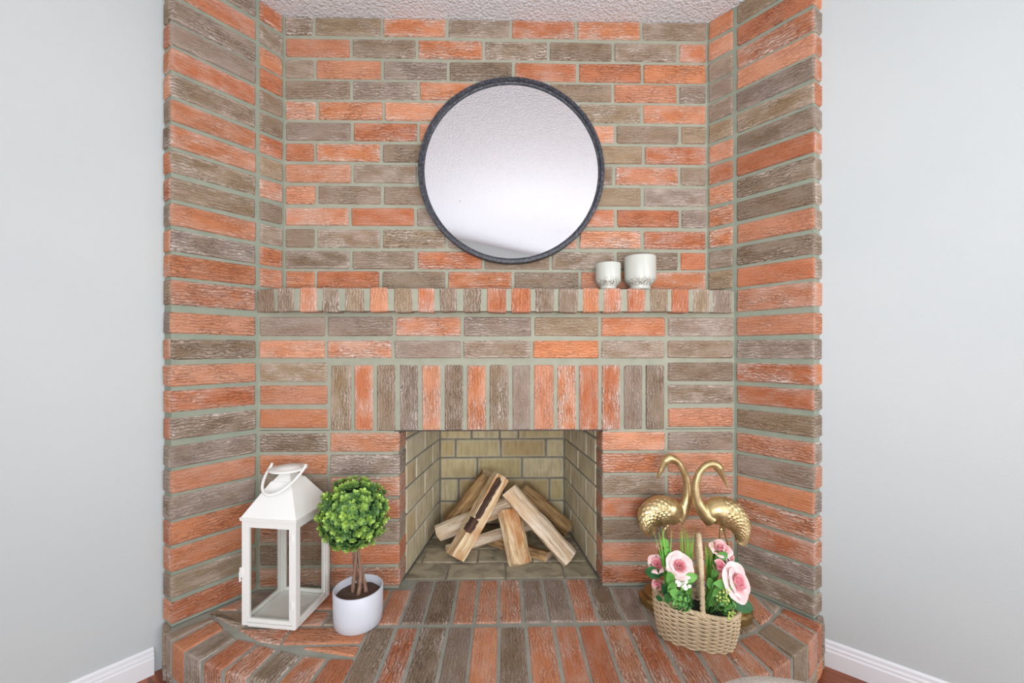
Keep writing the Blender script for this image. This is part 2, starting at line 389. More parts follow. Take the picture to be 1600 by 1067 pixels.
# course heights relative to the camera (bottom, top); courses 1..13 niche, 14 mantel level, 15..26 lower breast
kb = DB/F; ka = DA/F
Bbot = [58.4, 92.2, 125.7, 156.9, 189.3, 221.6, 254, 287, 320.2, 353.6, 387.7, 420.7, 453]
Btop = [30, 64, 97, 129, 161, 194, 226.5, 259, 292, 326, 359.5, 393, 424.5]
rows = [((HOR-b)*kb, (HOR-t_)*kb) for b, t_ in zip(Bbot, Btop)]
rows.append((.1475, .2287))
At = [495.4, 532, 566.6, 602, 638.5, 676, 709.6, 744.5, 779, 814, 850, 886]
Ab = [525, 559.6, 596, 631, 668, 705, 740, 775, 810, 845, 880, 914]
rows += [((HOR-b)*ka, (HOR-t_)*ka) for b, t_ in zip(Ab, At)]
Z = [(HC+a, min(HC+b, CEIL-.001)) for a, b in rows]

FP = tag(empty('brick_fireplace', (0, 1.5, HH)), 'corner fireplace of orange and brown textured bricks with recessed niche, mantel ledge and open firebox', 'fireplace')
def part(name, bm, mat): 
    o = fin(name, bm, mat, FP); o.matrix_parent_inverse = FP.matrix_world.inverted(); return o
FP_inv = Matrix.Translation((0, -1.5, -HH))
def fix(o): o.matrix_parent_inverse = FP_inv; return o
def fpart(name, bm, mat): return fix(fin(name, bm, mat, FP))

# --- niche back (plane B)
BXL = X_at(444, DB); BXR = X_at(1105, DB)
AXL = X_at(403.5, DA); AXR = X_at(1147.5, DA)
bm = bmesh.new(); box(bm, BXL-.02, BXR+.02, DB+.006, DB+.05, Z[13][1]-.02, CEIL-.0005)
niche = fpart('niche_back', bm, M_MORT)
NX = [[490, 596.5, 698.5, 798, 900.4, 1002.4], [548.5, 651, 756, 857, 958.7, 1060], [491.7, 597, 700, 802.3, 903, 1004],
      [548.5, 653.5, 756, 857, 958, 1060], [495.4, 599, 702, 802, 903, 1003.5], [549.5, 653.5, 756, 858, 962, 1063],
      [491.7, 595.7, 700, 802, 904, 1005.7], [550, 653, 756, 858, 959.7, 1062], [494.3, 597, 700, 802, 903, 1004],
      [546, 649, 754, 858, 962.5, 1063.7], [492.8, 595.7, 697.7, 800, 904, 1004.4], [548, 650.2, 755, 860.6, 962, 1062],
      [492.8, 594.8, 697.7, 802, 905.8, 1005]]
NC = ['GGRGRRG', 'RGRGGGR', 'GRGGRRR', 'GGRRGRG', 'RRRGGGR', 'GRRGRGG', 'RRGGRGR', 'RGRGGRG', 'RGGGRGG', 'RRGRRRG', 'GGGGRRR', 'GGRGGGR', 'RRGRGRR']
J = .006
def rect(x0, x1, y, z0, z1): return [(x0, y, z0), (x1, y, z0), (x1, y, z1), (x0, y, z1)]
for i in range(13):
    xs = [BXL+.004-J]+[X_at(p, DB) for p in NX[i]]+[BXR-.004+J]
    for k in range(7):
        brick(niche, rect(xs[k]+J, xs[k+1]-J, DB+R_.uniform(-.0015, .0015), *Z[i]), (0, -1, 0), .03, colr(NC[i][k]), (1, 0, 0))

# --- lower breast (plane A) with fireplace opening
OL, OR_ = X_at(624, DA), X_at(941, DA); OT = HC-(672-HOR)*ka
bm = bmesh.new()
y0, y1 = DA+.006, DA+.10
box(bm, AXL-.02, OL-.004, y0, y1, HH, OT); box(bm, OR_+.004, AXR+.02, y0, y1, HH, OT); box(bm, AXL-.02, AXR+.02, y0, y1, OT+.002, Z[13][0]+.01)
breast = fpart('chimney_breast', bm, M_MORT)
xa = {15: [509.3, 615.7, 722.5, 832.6, 937.4, 1042.3], 16: [509, 614, 722, 831, 938, 1041]}
for r, cs in ((15, 'GGRGGRG'), (16, 'RRGGRGG')):
    xs = [AXL+.004-J]+[X_at(p, DA) for p in xa[r]]+[AXR-.004+J]
    for k in range(7): brick(breast, rect(xs[k]+J, xs[k+1]-J, DA+R_.uniform(-.0015, .0015), *Z[r-1]), (0, -1, 0), .03, colr(cs[k]), (1, 0, 0))
Lc = 'GRRGRGRRGR'; Rc = 'GGRGRRRRRR'; Li = 'RGRRGRR'; Ri = 'RRGRGRR'
x1l = X_at(513, DA)-J; x0r = X_at(1042, DA)+J
for k in range(10):
    r = 17+k
    brick(breast, rect(AXL+.004, x1l, DA+R_.uniform(-.001, .001), *Z[r-1]), (0, -1, 0), .03, colr(Lc[k]), (1, 0, 0))
    brick(breast, rect(x0r, AXR-.004, DA+R_.uniform(-.001, .001), *Z[r-1]), (0, -1, 0), .03, colr(Rc[k]), (1, 0, 0))
for k in range(7):
    r = 20+k
    brick(breast, rect(x1l+2*J, OL, DA+R_.uniform(-.001, .001), *Z[r-1]), (0, -1, 0), .10, colr(Li[k]), (1, 0, 0))
    brick(breast, rect(OR_, x0r-2*J, DA+R_.uniform(-.001, .001), *Z[r-1]), (0, -1, 0), .10, colr(Ri[k]), (1, 0, 0))
# soldier course over the opening
sol = [(516.5, 547.7), (553.5, 582.6), (588.8, 617), (624.3, 652.8), (659, 687.6), (695, 723.5), (729.9, 759.3), (765, 794.5), (800.6, 829),
       (834.8, 865.2), (870.7, 899.9), (905.5, 934.9), (940.5, 969), (975, 1004), (1009.3, 1038)]
bm = bmesh.new(); box(bm, X_at(514, DA), X_at(1041, DA), DA+.0055, DA+.10, OT, HC-(567-HOR)*ka)
sold = fpart('soldier_course', bm, M_MORT)
for (a, b), c in zip(sol, 'GRGGRGRGGRRRRGG'):
    brick(sold, rect(X_at(a, DA), X_at(b, DA), DA+R_.uniform(-.002, .001), OT+R_.uniform(-.001, .001), HC-(570.5-HOR)*ka), (0, -1, 0), .105, colr(c), (0, 0, 1))
# steel lintel edge
bm = bmesh.new(); box(bm, OL-.02, OR_+.02, DA+.004, DA+.09, OT-.004, OT-.0003)
fpart('lintel', bm, plain('dark_steel', (.06, .04, .035, 1), .6, .3))

# --- splayed piers
def clamp_line(A, B, s): return A+(B-A)*s
def pier(side):
    if side < 0: P0 = Vector((BXL, DB)); P1 = Vector((AXL, DA)); P2 = Vector((X_at(266, 1.33), 1.33)); W = Vector((X_at(253.5, 1.362), 1.362))
    else: P0 = Vector((BXR, DB)); P1 = Vector((AXR, DA)); P2 = Vector((X_at(1273, 1.33), 1.33)); W = Vector((X_at(1287, 1.362), 1.362))
    d1 = (P2-P1).normalized(); nr = Vector((-d1.y, d1.x))
    if nr.x*side > 0: nr = -nr                      # outward = towards the middle of the room
    dw = (W-P2).normalized(); nw = Vector((-dw.y, dw.x)); nw = nw if nw.dot(nr) > 0 else -nw
    dr = (P1-P0).normalized(); n0 = Vector((-dr.y, dr.x)); n0 = n0 if n0.dot(nr) > 0 else -n0
    bk = -nr
    # mortar core: polygon set slightly behind the faces
    r = .006
    Q = [P0-n0*r, P1-nr*r, P2-nr*r+(-d1*.004), W-nw*r, W-nw*r+Vector((side*.05, .09)), P0-n0*r+Vector((side*.10, .06))]
    if side > 0: Q = Q[::-1]
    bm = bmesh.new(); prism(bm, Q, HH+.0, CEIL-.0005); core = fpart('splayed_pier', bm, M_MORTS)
    cols = 'GRGGRGRRGGRGRRRGRRGGRGRRGR' if side < 0 else 'GRRRGGGRGGRGRRRGRRGRGRRRGG'
    ret = 'RGRRGGRGRGGRR' if side < 0 else 'RRGGGGRRRRRGG'
    strip = ''.join(R_.choice('RGRG') for _ in range(26))
    def v3(p, z): return (p.x, p.y, z)
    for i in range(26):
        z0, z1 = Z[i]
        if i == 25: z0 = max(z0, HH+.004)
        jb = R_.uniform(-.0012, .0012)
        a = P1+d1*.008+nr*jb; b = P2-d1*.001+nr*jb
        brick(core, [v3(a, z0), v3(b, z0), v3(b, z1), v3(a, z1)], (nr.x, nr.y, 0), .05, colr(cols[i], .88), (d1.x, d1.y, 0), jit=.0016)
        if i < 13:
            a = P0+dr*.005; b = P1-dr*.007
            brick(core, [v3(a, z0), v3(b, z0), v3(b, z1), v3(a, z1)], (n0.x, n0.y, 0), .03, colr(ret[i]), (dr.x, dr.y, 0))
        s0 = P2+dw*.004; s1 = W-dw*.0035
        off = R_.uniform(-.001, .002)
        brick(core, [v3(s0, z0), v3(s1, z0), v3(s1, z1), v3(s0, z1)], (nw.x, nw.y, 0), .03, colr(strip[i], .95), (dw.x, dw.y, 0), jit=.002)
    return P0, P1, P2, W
PL = pier(-1); PR = pier(1)

# --- mantel ledge of header bricks, slightly bowed at the ends
MD = 1.487
mant = [(401.5, 428.5, 'G'), (433, 458, 'G'), (467, 495.7, 'R'), (502.6, 530, 'G'), (538.5, 568, 'G'), (578, 605.5, 'R'), (615, 643.5, 'G'), (651.8, 679, 'R'), (687.4, 713.5, 'G'),
        (724, 751.5, 'G'), (761.5, 791, 'R'), (798.8, 829, 'R'), (835.8, 866, 'G'), (872, 902.8, 'G'), (910, 937, 'R'), (943.6, 971, 'R'), (980, 1009, 'R'), (1016, 1044, 'G'), (1050, 1076.6, 'R'), (1082.7, 1110, 'G'), (1114.4, 1144, 'G')]
def md(px):
    e = min(px-402, 1146-px); return MD+.04*max(0, 1-e/75.0)**1.3
MZ0, MZ1 = HC+.1415, HC+.2270
def splayX(y, side):
    P1, P2 = (PL[1], PL[2]) if side < 0 else (PR[1], PR[2]); t_ = (y-P1.y)/(P2.y-P1.y); return P1.x+(P2.x-P1.x)*t_
bm = bmesh.new(); pts = []
for px in list(range(403, 1147, 31))+[1146]:
    d = md(px)+.004; pts.append((X_at(px, d), d))
pts = [(PL[1].x+.002, pts[0][1])]+pts[1:-1]+[(PR[1].x-.002, pts[-1][1])]
pts += [(PR[1].x-.002, DA+.01), (PR[0].x, DB-.001), (PL[0].x, DB-.001), (PL[1].x+.002, DA+.01)]
prism(bm, pts, MZ0+.003, MZ1-.002); mantel = fpart('mantel_ledge', bm, M_MORT)
for a, b, c in mant:
    m = (a+b)/2; da, db = md(a), md(b); j = R_.uniform(-.002, .002)
    A = Vector((X_at(a, da), da+j)); B = Vector((X_at(b, db), db+j)); dd = (B-A).normalized(); nn = Vector((dd.y, -dd.x))
    za = MZ0+R_.uniform(-.002, .001); zb = MZ1+R_.uniform(-.001, .0015)
    brick(mantel, [(A.x, A.y, za), (B.x, B.y, za), (B.x, B.y, zb), (A.x, A.y, zb)], (nn.x, nn.y, 0), .05 if min(m-402, 1146-m) > 60 else .03, colr(c, 1.02), (0, 0, 1), jit=.002)

# --- firebox
FD = 2.10; FL, FR = X_at(687, FD), X_at(882, FD); FZ = HH-.004
fL0 = Vector((OL+.002, DA+.10)); fL1 = Vector((FL, FD)); fR0 = Vector((OR_-.002, DA+.10)); fR1 = Vector((FR, FD))
FT = HC+.20
bm = bmesh.new(); e = .05
def wallq(a, b, out):
    n_ = out; Q = [a+n_*.005, b+n_*.005, b+n_*e, a+n_*e]
    if area2([Vector(q) for q in Q]) < 0: Q = Q[::-1]
    prism(bm, Q, FZ, FT)
ldir = (fL1-fL0).normalized(); lout = Vector((-abs(ldir.y), ldir.x)).normalized()
rdir = (fR1-fR0).normalized(); rout = Vector((abs(rdir.y), -rdir.x)).normalized()
wallq(fL0, fL1, lout); wallq(fR0, fR1, rout); wallq(fL1+Vector((-.05, 0)), fR1+Vector((.05, 0)), Vector((0, 1)))
prism(bm, [(OL-.05, DA+.02), (OR_+.05, DA+.02), (FR+.05, FD+.05), (FL-.05, FD+.05)], FT, FT+.03)
prism(bm, [(OL-.01, DA+.065), (OR_+.01, DA+.065), (FR+.05, FD+.05), (FL-.05, FD+.05)], FZ-.03, FZ-.004)
# throat damper slope closing the firebox to the room above the lintel
firebox = fpart('firebox', bm, M_MORTF)
FC = [srgb(204, 188, 144), srgb(198, 180, 132), srgb(212, 194, 150), srgb(194, 170, 124), srgb(214, 200, 162)]
FS = [srgb(216, 205, 176), srgb(208, 196, 164), srgb(222, 212, 184), srgb(200, 180, 142)]
frow = [818, 783, 747.6, 714.8, 686, 655]                 # joint heights on the back wall
fz = [HC-(y-HOR)*FD/F for y in frow]; fz[0] = FZ
while fz[-1] < FT-.02: fz.append(fz[-1]+.107)
fj = [[745.7, 815.7], [716.8, 787, 858.5], [745.7, 815.7], [711.5, 782.4, 853], [736.5, 780.6, 810]]
for i in range(len(fz)-1):
    z0, z1 = fz[i]+.0035, min(fz[i+1], FT)-.0035
    xs = [FL]+[X_at(p, FD) for p in (fj[i] if i < len(fj) else fj[3])]+[FR]
    for k in range(len(xs)-1):
        brick(firebox, rect(xs[k]+.004, xs[k+1]-.004, FD, z0, z1), (0, -1, 0), .03, R_.choice(FC), (1, 0, 0), M_FIRE, 'firebrick')
    for (a, b, out, par) in ((fL0, fL1, lout, 0), (fR0, fR1, rout, 1)):
        L = (b-a).length; dd = (b-a)/L; s = -(.115 if (i+par) % 2 else .0)+(.0); cuts = [0]
        x = .235-(.118 if (i+par) % 2 else 0)
        while x < L-.03: cuts.append(x); x += .235
        cuts.append(L)
        for k in range(len(cuts)-1):
            p = a+dd*(cuts[k]+.0035); q = a+dd*(cuts[k+1]-.0035)
            brick(firebox, [(p.x, p.y, z0), (q.x, q.y, z0), (q.x, q.y, z1), (p.x, p.y, z1)], (-out.x, -out.y, 0), .03, R_.choice(FS), (dd.x, dd.y, 0), M_FIRE, 'firebrick')
def clip(P, a, b):
    """keep the part of polygon P left of the line a->b"""
    d = b-a; s = lambda p: d.x*(p.y-a.y)-d.y*(p.x-a.x); out = []
    for i in range(len(P)):
        p, q = P[i-1], P[i]; sp, sq = s(p), s(q)
        if (sp >= 0) != (sq >= 0): out.append(p+(q-p)*(sp/(sp-sq)))
        if sq >= 0: out.append(q)
    r = []
    for p in out:
        if not r or (p-r[-1]).length > .002: r.append(p)
    if len(r) > 1 and (r[0]-r[-1]).length < .002: r.pop()
    return r
def topbrick(parent, P, z, depth, color, axis=(0, 1, 0), mat=None, name='brick', joint=.005):
    P = [Vector((p[0], p[1])) for p in P]
    if len(P) < 3: return
    if area2(P) < 0: P = P[::-1]
    if area2(P) < .0006: return
    Q = inset_poly(P, joint)
    if area2(Q) < .0004: return
    return brick(parent, [(q.x, q.y, z) for q in Q], (0, 0, 1), depth, color, axis, mat, name)
ys = [1.603, 1.729, 1.845, 1.961, 2.077, 2.10]
for i in range(4+1):
    offs = .0 if i % 2 == 0 else .115
    x = X_at(699, 1.66)-.235*2+offs
    while x < .5:
        P = [Vector((x, ys[i])), Vector((x+.235, ys[i])), Vector((x+.235, ys[i+1])), Vector((x, ys[i+1]))]
        P = clip(P, fL1, fL0); P = clip(P, fR0, fR1)
        topbrick(firebox, P, FZ, .02, R_.choice([srgb(172, 162, 136), srgb(160, 150, 124), srgb(182, 170, 144)]), (1, 0, 0), M_FIREF, 'firebrick', .002)
        x += .235

M_PLAS = plain('plaster_white', srgb(226, 222, 214), .8)
def smear(parent, px, py, d, w_, h_, rot, seed, mat=None, name='plaster_smear', th=.0012):
    rn = random.Random(seed); c_ = onY(px, py, d); bm = bmesh.new(); A = []; B = []
    for k in range(12):
        a = 2*math.pi*k/12; rr = rn.uniform(.6, 1.1); x = w_*rr*math.cos(a); z = h_*rr*math.sin(a)
        X_ = x*math.cos(rot)-z*math.sin(rot); Z_ = x*math.sin(rot)+z*math.cos(rot)
        A.append(bm.verts.new((c_.x+X_, d-th, c_.z+Z_))); B.append(bm.verts.new((c_.x+X_*1.15, d+.003, c_.z+Z_*1.15)))
    bm.faces.new(A); bm.faces.new(B[::-1])
    for k in range(12): bm.faces.new((A[k], A[(k+1) % 12], B[(k+1) % 12], B[k]))
    return fix(fin(name, bm, mat or M_PLAS, parent))
for args in ((breast, 453, 580, DA-.001, .014, .0035, .75, 1), (niche, 656, 37, DB-.001, .010, .0025, 0, 2), (niche, 478, 243, DB-.001, .010, .002, .9, 3), (niche, 487, 245, DB-.001, .010, .002, 1.2, 4), (breast, 540, 556, DA-.001, .012, .002, -.2, 5)): smear(*args)
smear(sold, 1006.5, 637, DA+.0045, .0035, .011, 0, 6, M_DARK, 'mortar_hole')
smear(firebox, 781, 679, FD-.001, .006, .016, 0, 7, M_DARK, 'mortar_hole')
# ------------------------------------------------------------------ hearth
def H(px, py): p = onZ(px, py); return Vector((p.x, p.y))
hearth = tag(empty('brick_hearth', (0, 1.3, 0)), 'raised brick hearth of orange and brown bricks fanned around its front edge', 'hearth')
Hinv = Matrix.Translation((0, -1.3, 0))
frontpx = [(254.5, 991), (264.4, 1004.5), (285, 1021), (312, 1035.5), (345, 1049.5), (385, 1062)]
frontpxR = [(1209.5, 1052), (1241, 1031), (1266, 1011), (1281, 990), (1289, 975)]
YF = 1.07
edgeL = [H(*p) for p in frontpx]; edgeR = [H(*p) for p in frontpxR]
poly = edgeL+[Vector((-.60, YF+.012)), Vector((-.5, YF)), Vector((.55, YF)), Vector((.64, YF+.012))]+edgeR
backp = [Vector(PR[3])+Vector((-.002, .0)), Vector(PR[2])+Vector((.012, .03)), Vector((OR_+.0, DA+.05)), Vector((OR_, DA+.067)), Vector((OL, DA+.067)), Vector((OL, DA+.05)), Vector(PL[2])+Vector((-.012, .03)), Vector(PL[3])+Vector((.002, 0))]
corepts = []
for i, p in enumerate(poly):
    cen = Vector((0, 1.45)); dirv = (cen-p).normalized(); corepts.append(p+dirv*.010)
corepts += [Vector((PR[3].x-.012, PR[3].y)), Vector((PR[1].x, DA+.03)), Vector((OR_+.02, DA+.03)), Vector((OR_+.02, 1.600)), Vector((OL-.02, 1.600)), Vector((OL-.02, DA+.03)), Vector((PL[1].x, DA+.03)), Vector((PL[3].x+.012, PL[3].y))]
bm = bmesh.new(); prism(bm, corepts, 0.0, HH-.004); hm = fin('mortar_bed', bm, M_MORTH, hearth); hm.matrix_parent_inverse = Hinv
def hb(P, c, axis=(0, 1, 0), depth=.05, clips=(), joint=.005):
    P = [Vector((p[0], p[1])) for p in P]
    if area2(P) < 0: P = P[::-1]
    for a, b in clips: 
        P = clip(P, a, b)
        if len(P) < 3: return
    o = topbrick(hearth, P, HH+R_.uniform(-.0008, .0008), depth, colr(c, .95), axis, None, 'brick', joint)
    if o: o.matrix_parent_inverse = Hinv
# clip lines (keep left side)
FLa = (H(405.6, 1003), H(338, 964)); FLb = (H(557, 1027), H(405.6, 1003))
FLa = (FLa[1], FLa[0]); FLb = (FLb[1], FLb[0])                       # going +x : left side = farther (y greater)
FRs = [H(1102, 999), H(1151.7, 996), H(1180.6, 985), H(1202.6, 969.6), H(1218, 954)]
FRc = [(FRs[i], FRs[i+1]) for i in range(4)]
wl = .006
SLc = (Vector(PL[1])+Vector((wl, 0)), Vector(PL[2])+Vector((wl, 0)))   # left splay, direction towards camera: left side = +x
SRc = (Vector(PR[2])-Vector((wl, 0)), Vector(PR[1])-Vector((wl, 0)))   # right splay going away from camera: left side = -x
r1 = [587, 625, 660.5, 704.6, 741, 779, 818, 857.3, 898, 937, 975.4, 1016, 1056, 1096, 1136, 1176, 1216, 1256]
r1 = [X_at(p, HH and .887*F/422) for p in r1]
c1 = 'RGGRRRGGRGGGRGGRG'
for k in range(len(r1)-1):
    a, b = r1[k], r1[k+1]; yb = 1.592 if (a > OL-.02 and b < OR_+.03) else DA-.001
    yf = 1.333 if b < X_at(1102, 1.323) else 1.15
    cl = [] if yf > 1.3 else list(FRc)
    cl.append(SRc)
    if k == 0: cl.append(SLc)
    hb([(a, yf), (b, yf), (b, yb), (a, yb)], c1[k], clips=cl)
r2 = [577, 619, 656, 700, 739, 780, 822, 864, 901, 940, 978, 1020, 1061, 1102]
r2 = [X_at(p, 1.3233) for p in r2]
for k, c in enumerate('GRGGRGRRRRRRR'):
    hb([(r2[k], YF), (r2[k+1], YF), (r2[k+1], 1.324), (r2[k], 1.324)], c, depth=.105)
# left fill of stretchers laid across
ysf = [(1.418, 1.531), (1.334, 1.412), (1.250, 1.328), (1.186, 1.244)]
for i, (ya, yb) in enumerate(ysf):
    x = r1[0] if i < 2 else r2[0]; x -= .0; first = True
    n = 0
    while x > -1.1:
        w_ = .245 if not (i % 2 and first) else .17
        hb([(x-w_, ya), (x, ya), (x, yb), (x-w_, yb)], ('RG', 'GR', 'RR', 'RG')[i][n % 2], (1, 0, 0), .05, [FLa, FLb, SLc], .003)
        x -= w_; first = False; n += 1
def q(*pp): return [H(*p) for p in pp]
fan = [(q((333, 961), (340, 967), (264.4, 1004.5), (254.5, 991)), 'G'),
       (q((340, 967), (353, 981.3), (285, 1021), (264.4, 1004.5)), 'R'), (q((353, 981.3), (372, 995.5), (312, 1035.5), (285, 1021)), 'G'),
       (q((372, 995.5), (405.6, 1003), (345, 1049.5), (312, 1035.5)), 'R'), (q((405.6, 1003), (436.4, 1012), (385, 1062), (345, 1049.5)), 'R'),
       (q((436.4, 1012), (473.5, 1021.5), (425, 1072), (385, 1062)), 'G'), (q((473.5, 1021.5), (514, 1026), (477, 1076), (425, 1072)), 'R'),
       (q((514, 1026), (558, 1027.5), (531, 1078), (477, 1076)), 'R'),
       (q((1115, 998), (1151.7, 997), (1209.5, 1052), (1172, 1066)), 'R'), (q((1151.7, 997), (1180.6, 986), (1241, 1031), (1209.5, 1052)), 'R'),
       (q((1180.6, 986), (1202.6, 970), (1266, 1011), (1241, 1031)), 'G'), (q((1202.6, 970), (1217, 956), (1281, 990), (1266, 1011)), 'R'),
       (q((1217, 956), (1223, 947.5), (1289, 975), (1281, 990)), 'R')]
for P, c in fan:
    ax = (P[0]+P[1]-P[2]-P[3]); hb(P, c, (ax.x, ax.y, 0), .105)
# lower course of stretchers under the rowlocks, along the front edge
fr = edgeL+[Vector((-.60, YF+.012)), Vector((-.5, YF)), Vector((.55, YF)), Vector((.64, YF+.012))]+edgeR
acc = 0; segs = []
for i in range(len(fr)-1):
    a, b = fr[i], fr[i+1]; L = (b-a).length; n = max(1, round(L/.24)); 
    for k in range(n):
        p = a+(b-a)*(k/n); q_ = a+(b-a)*((k+1)/n); d = (q_-p).normalized(); nn = Vector((d.y, -d.x))
        p = p+d*.005-nn*.004; q_ = q_-d*.005-nn*.004
        o = brick(hearth, [(p.x, p.y, .003), (q_.x, q_.y, .003), (q_.x, q_.y, HH-.116), (p.x, p.y, HH-.116)], (nn.x, nn.y, 0), .03, colr(R_.choice('RG')), (d.x, d.y, 0))
        o.matrix_parent_inverse = Hinv
# side courses closing the hearth ends toward the walls
for E, Wp, s in ((edgeL[0], PL[3], -1), (edgeR[-1], PR[3], 1)):
    d = (Vector(Wp)-E); L = d.length; d.normalize(); nn = Vector((d.y, -d.x)); nn = nn if nn.x*s > 0 else -nn
    for z0, z1 in ((.003, HH-.116), (HH-.105, HH-.003)):
        p = E+d*.004; q_ = E+d*(L-.004)
        o = brick(hearth, [(p.x, p.y, z0), (q_.x, q_.y, z0), (q_.x, q_.y, z1), (p.x, p.y, z1)], (nn.x, nn.y, 0), .02, colr('G'), (d.x, d.y, 0))
        o.matrix_parent_inverse = Hinv

# ------------------------------------------------------------------ mirror
mc = onY(799.5, 265.5, DB-.03); RM = 146*(DB-.03)/F
mir = tag(empty('round_mirror', (mc.x, DB-.003, mc.z)), 'large round mirror in thin dark grey frame hung on the brick niche above the mantel', 'mirror')
def ring(prof, seg=96):
    bm = bmesh.new(); rs = []
    for i in range(seg):
        a = 2*math.pi*i/seg; rs.append([bm.verts.new((r*math.cos(a), y, r*math.sin(a))) for r, y in prof])
    k = len(prof)
    for i in range(seg):
        A = rs[i]; B = rs[(i+1) % seg]
        for j in range(k): bm.faces.new((A[j], A[(j+1)%k], B[(j+1)%k], B[j]))
    return bm
fin('frame', ring([(RM, 0), (RM, -.026), (RM-.002, -.029), (RM-.012, -.030), (RM-.0145, -.027), (RM-.016, -.020), (RM-.021, -.018), (RM-.023, -.012), (RM-.023, -.004), (RM-.03, 0)]), M_FRAME, mir, smooth=False)
bm = bmesh.new(); n = 96
vs = [bm.verts.new(((RM-.019)*math.cos(2*math.pi*i/n), -.0125, (RM-.019)*math.sin(2*math.pi*i/n))) for i in range(n)]
bm.faces.new(vs)
vb = [bm.verts.new((v.co.x, -.008, v.co.z)) for v in vs]; bm.faces.new(vb[::-1])
for i in range(n): bm.faces.new((vs[i], vs[(i+1)%n], vb[(i+1)%n], vb[i]))
fin('mirror_glass', bm, M_MIRROR, mir)

# ------------------------------------------------------------------ cups on the mantel
def cup(px0, px1, ytop, d, label):
    r = (X_at(px1, d)-X_at(px0, d))/2; zt = HC-(ytop-HOR)*(d-r)/F; z0 = MZ1+.0015; h_ = zt-z0
    o = empty('ceramic_cup', ((X_at(px0, d)+X_at(px1, d))/2, d, z0)); tag(o, label, 'cup', 'speckled cream cups on the mantel')
    bm = bmesh.new()
    lathe(bm, [(0, 0.002), (r*.55, 0.002), (r*.60, 0), (r*.64, .002), (r*.64, h_*.09), (r*.66, h_*.13), (r*.97, h_*.27), (r, h_*.32), (r, h_*.97), (r*.985, h_), (r*.955, h_), (r*.94, h_*.97), (r*.94, h_*.34), (r*.6, h_*.17), (0, h_*.15)], 56)
    fin('body', bm, M_CUP, o, True)
    return o
cup(931, 969.5, 407.5, 1.537, 'smaller cream speckled ceramic cup, left of the two on the brick mantel')
cup(976, 1024, 395, 1.536, 'larger cream speckled ceramic cup, right of the two on the brick mantel')

# ------------------------------------------------------------------ lantern
lc = (H(381, 986)+H(511, 932))/2
ang = math.atan2((H(467, 994)-H(381, 986)).y, (H(467, 994)-H(381, 986)).x)
lan = tag(empty('lantern', (lc.x, lc.y, HH+.001), ang), 'tall white metal lantern with clear panes and pyramid roof on left of hearth', 'lantern')
hw = .093; hb_ = .345
bm = bmesh.new(); box(bm, -hw+.012, hw-.012, -hw+.012, hw-.012, 0, .012); box(bm, -hw, hw, -hw, hw, .012, .020)
fin('base', bm, M_WHITE, lan)
for sx in (-1, 1):
    for sy in (-1, 1):
        bm = bmesh.new(); x0, x1 = sorted((sx*hw, sx*(hw-.014))); y0_, y1_ = sorted((sy*hw, sy*(hw-.014)))
        box(bm, x0, x1, y0_, y1_, .020, hb_); fin('post', bm, M_WHITE, lan)
def panel(M, name):
    bm = bmesh.new(); a = hw-.0145; f = .010
    box(bm, -a, a, -.004, .004, .022, .022+f+.002, M); box(bm, -a, a, -.004, .004, hb_-.022, hb_-.001, M)
    box(bm, -a, -a+f, -.004, .004, .022+f, hb_-.022, M); box(bm, a-f, a, -.004, .004, .022+f, hb_-.022, M)
    o = fin(name, bm, M_WHITE, lan)
    bm = bmesh.new(); box(bm, -a+f, a-f, -.0008, .0008, .022+f, hb_-.022, M)
    fin('glass_pane', bm, M_GLASS, o); return o
for k in range(4):
    M = Matrix.Rotation(k*math.pi/2, 4, 'Z') @ Matrix.Translation((0, -hw+.006, 0)); o = panel(M, 'door' if k == 0 else 'side_panel')
    if k == 0:
        bm = bmesh.new(); 
        for zz in (.075, .29): loft(bm, [Vector((hw-.012, -hw-.001, zz)), Vector((hw-.012, -hw-.001, zz+.02))], .0028, 8)
        fin('hinge', bm, M_WHITE, o)
        bm = bmesh.new(); box(bm, -hw-.006, -hw+.004, -hw-.003, -hw+.002, .165, .195); loft(bm, [Vector((-hw-.006, -hw, .15)), Vector((-hw-.007, -hw, .18))], .003, 8)
        fin('latch', bm, M_WHITE, o)
bm = bmesh.new()
def frus(bm, h0, z0, h1, z1):
    a = [bm.verts.new((x*h0, y*h0, z0)) for x, y in ((-1,-1),(1,-1),(1,1),(-1,1))]; b = [bm.verts.new((x*h1, y*h1, z1)) for x, y in ((-1,-1),(1,-1),(1,1),(-1,1))]
    bm.faces.new(a[::-1]); bm.faces.new(b)
    for i in range(4): bm.faces.new((a[i], a[(i+1)%4], b[(i+1)%4], b[i]))
frus(bm, hw+.004, hb_, hw+.005, hb_+.010); frus(bm, hw+.002, hb_+.010, .036, hb_+.108)
fin('roof', bm, M_WHITE, lan)
bm = bmesh.new(); zt = hb_+.108
frus(bm, .033, zt, .010, zt+.030)
fin('neck', bm, M_WHITE, lan)
bm = bmesh.new(); zc = zt+.030
lathe(bm, [(0, zc), (.052, zc), (.060, zc+.003), (.060, zc+.006), (.050, zc+.009), (.036, zc+.009), (.033, zc+.012), (0, zc+.016)], 40); fin('cap', bm, M_WHITE, lan, True)
bm = bmesh.new(); pts = []
for i in range(25):
    a = math.pi*i/24; pts.append(Vector((-.062*math.cos(a), -.092*math.sin(a)**1.0, zc+.012-.066*math.sin(a))))
loft(bm, [pts[0]+Vector((0, .004, .008))]+pts+[pts[-1]+Vector((0, .004, .008))], .0045, 10); fin('handle', bm, M_WHITE, lan, True)

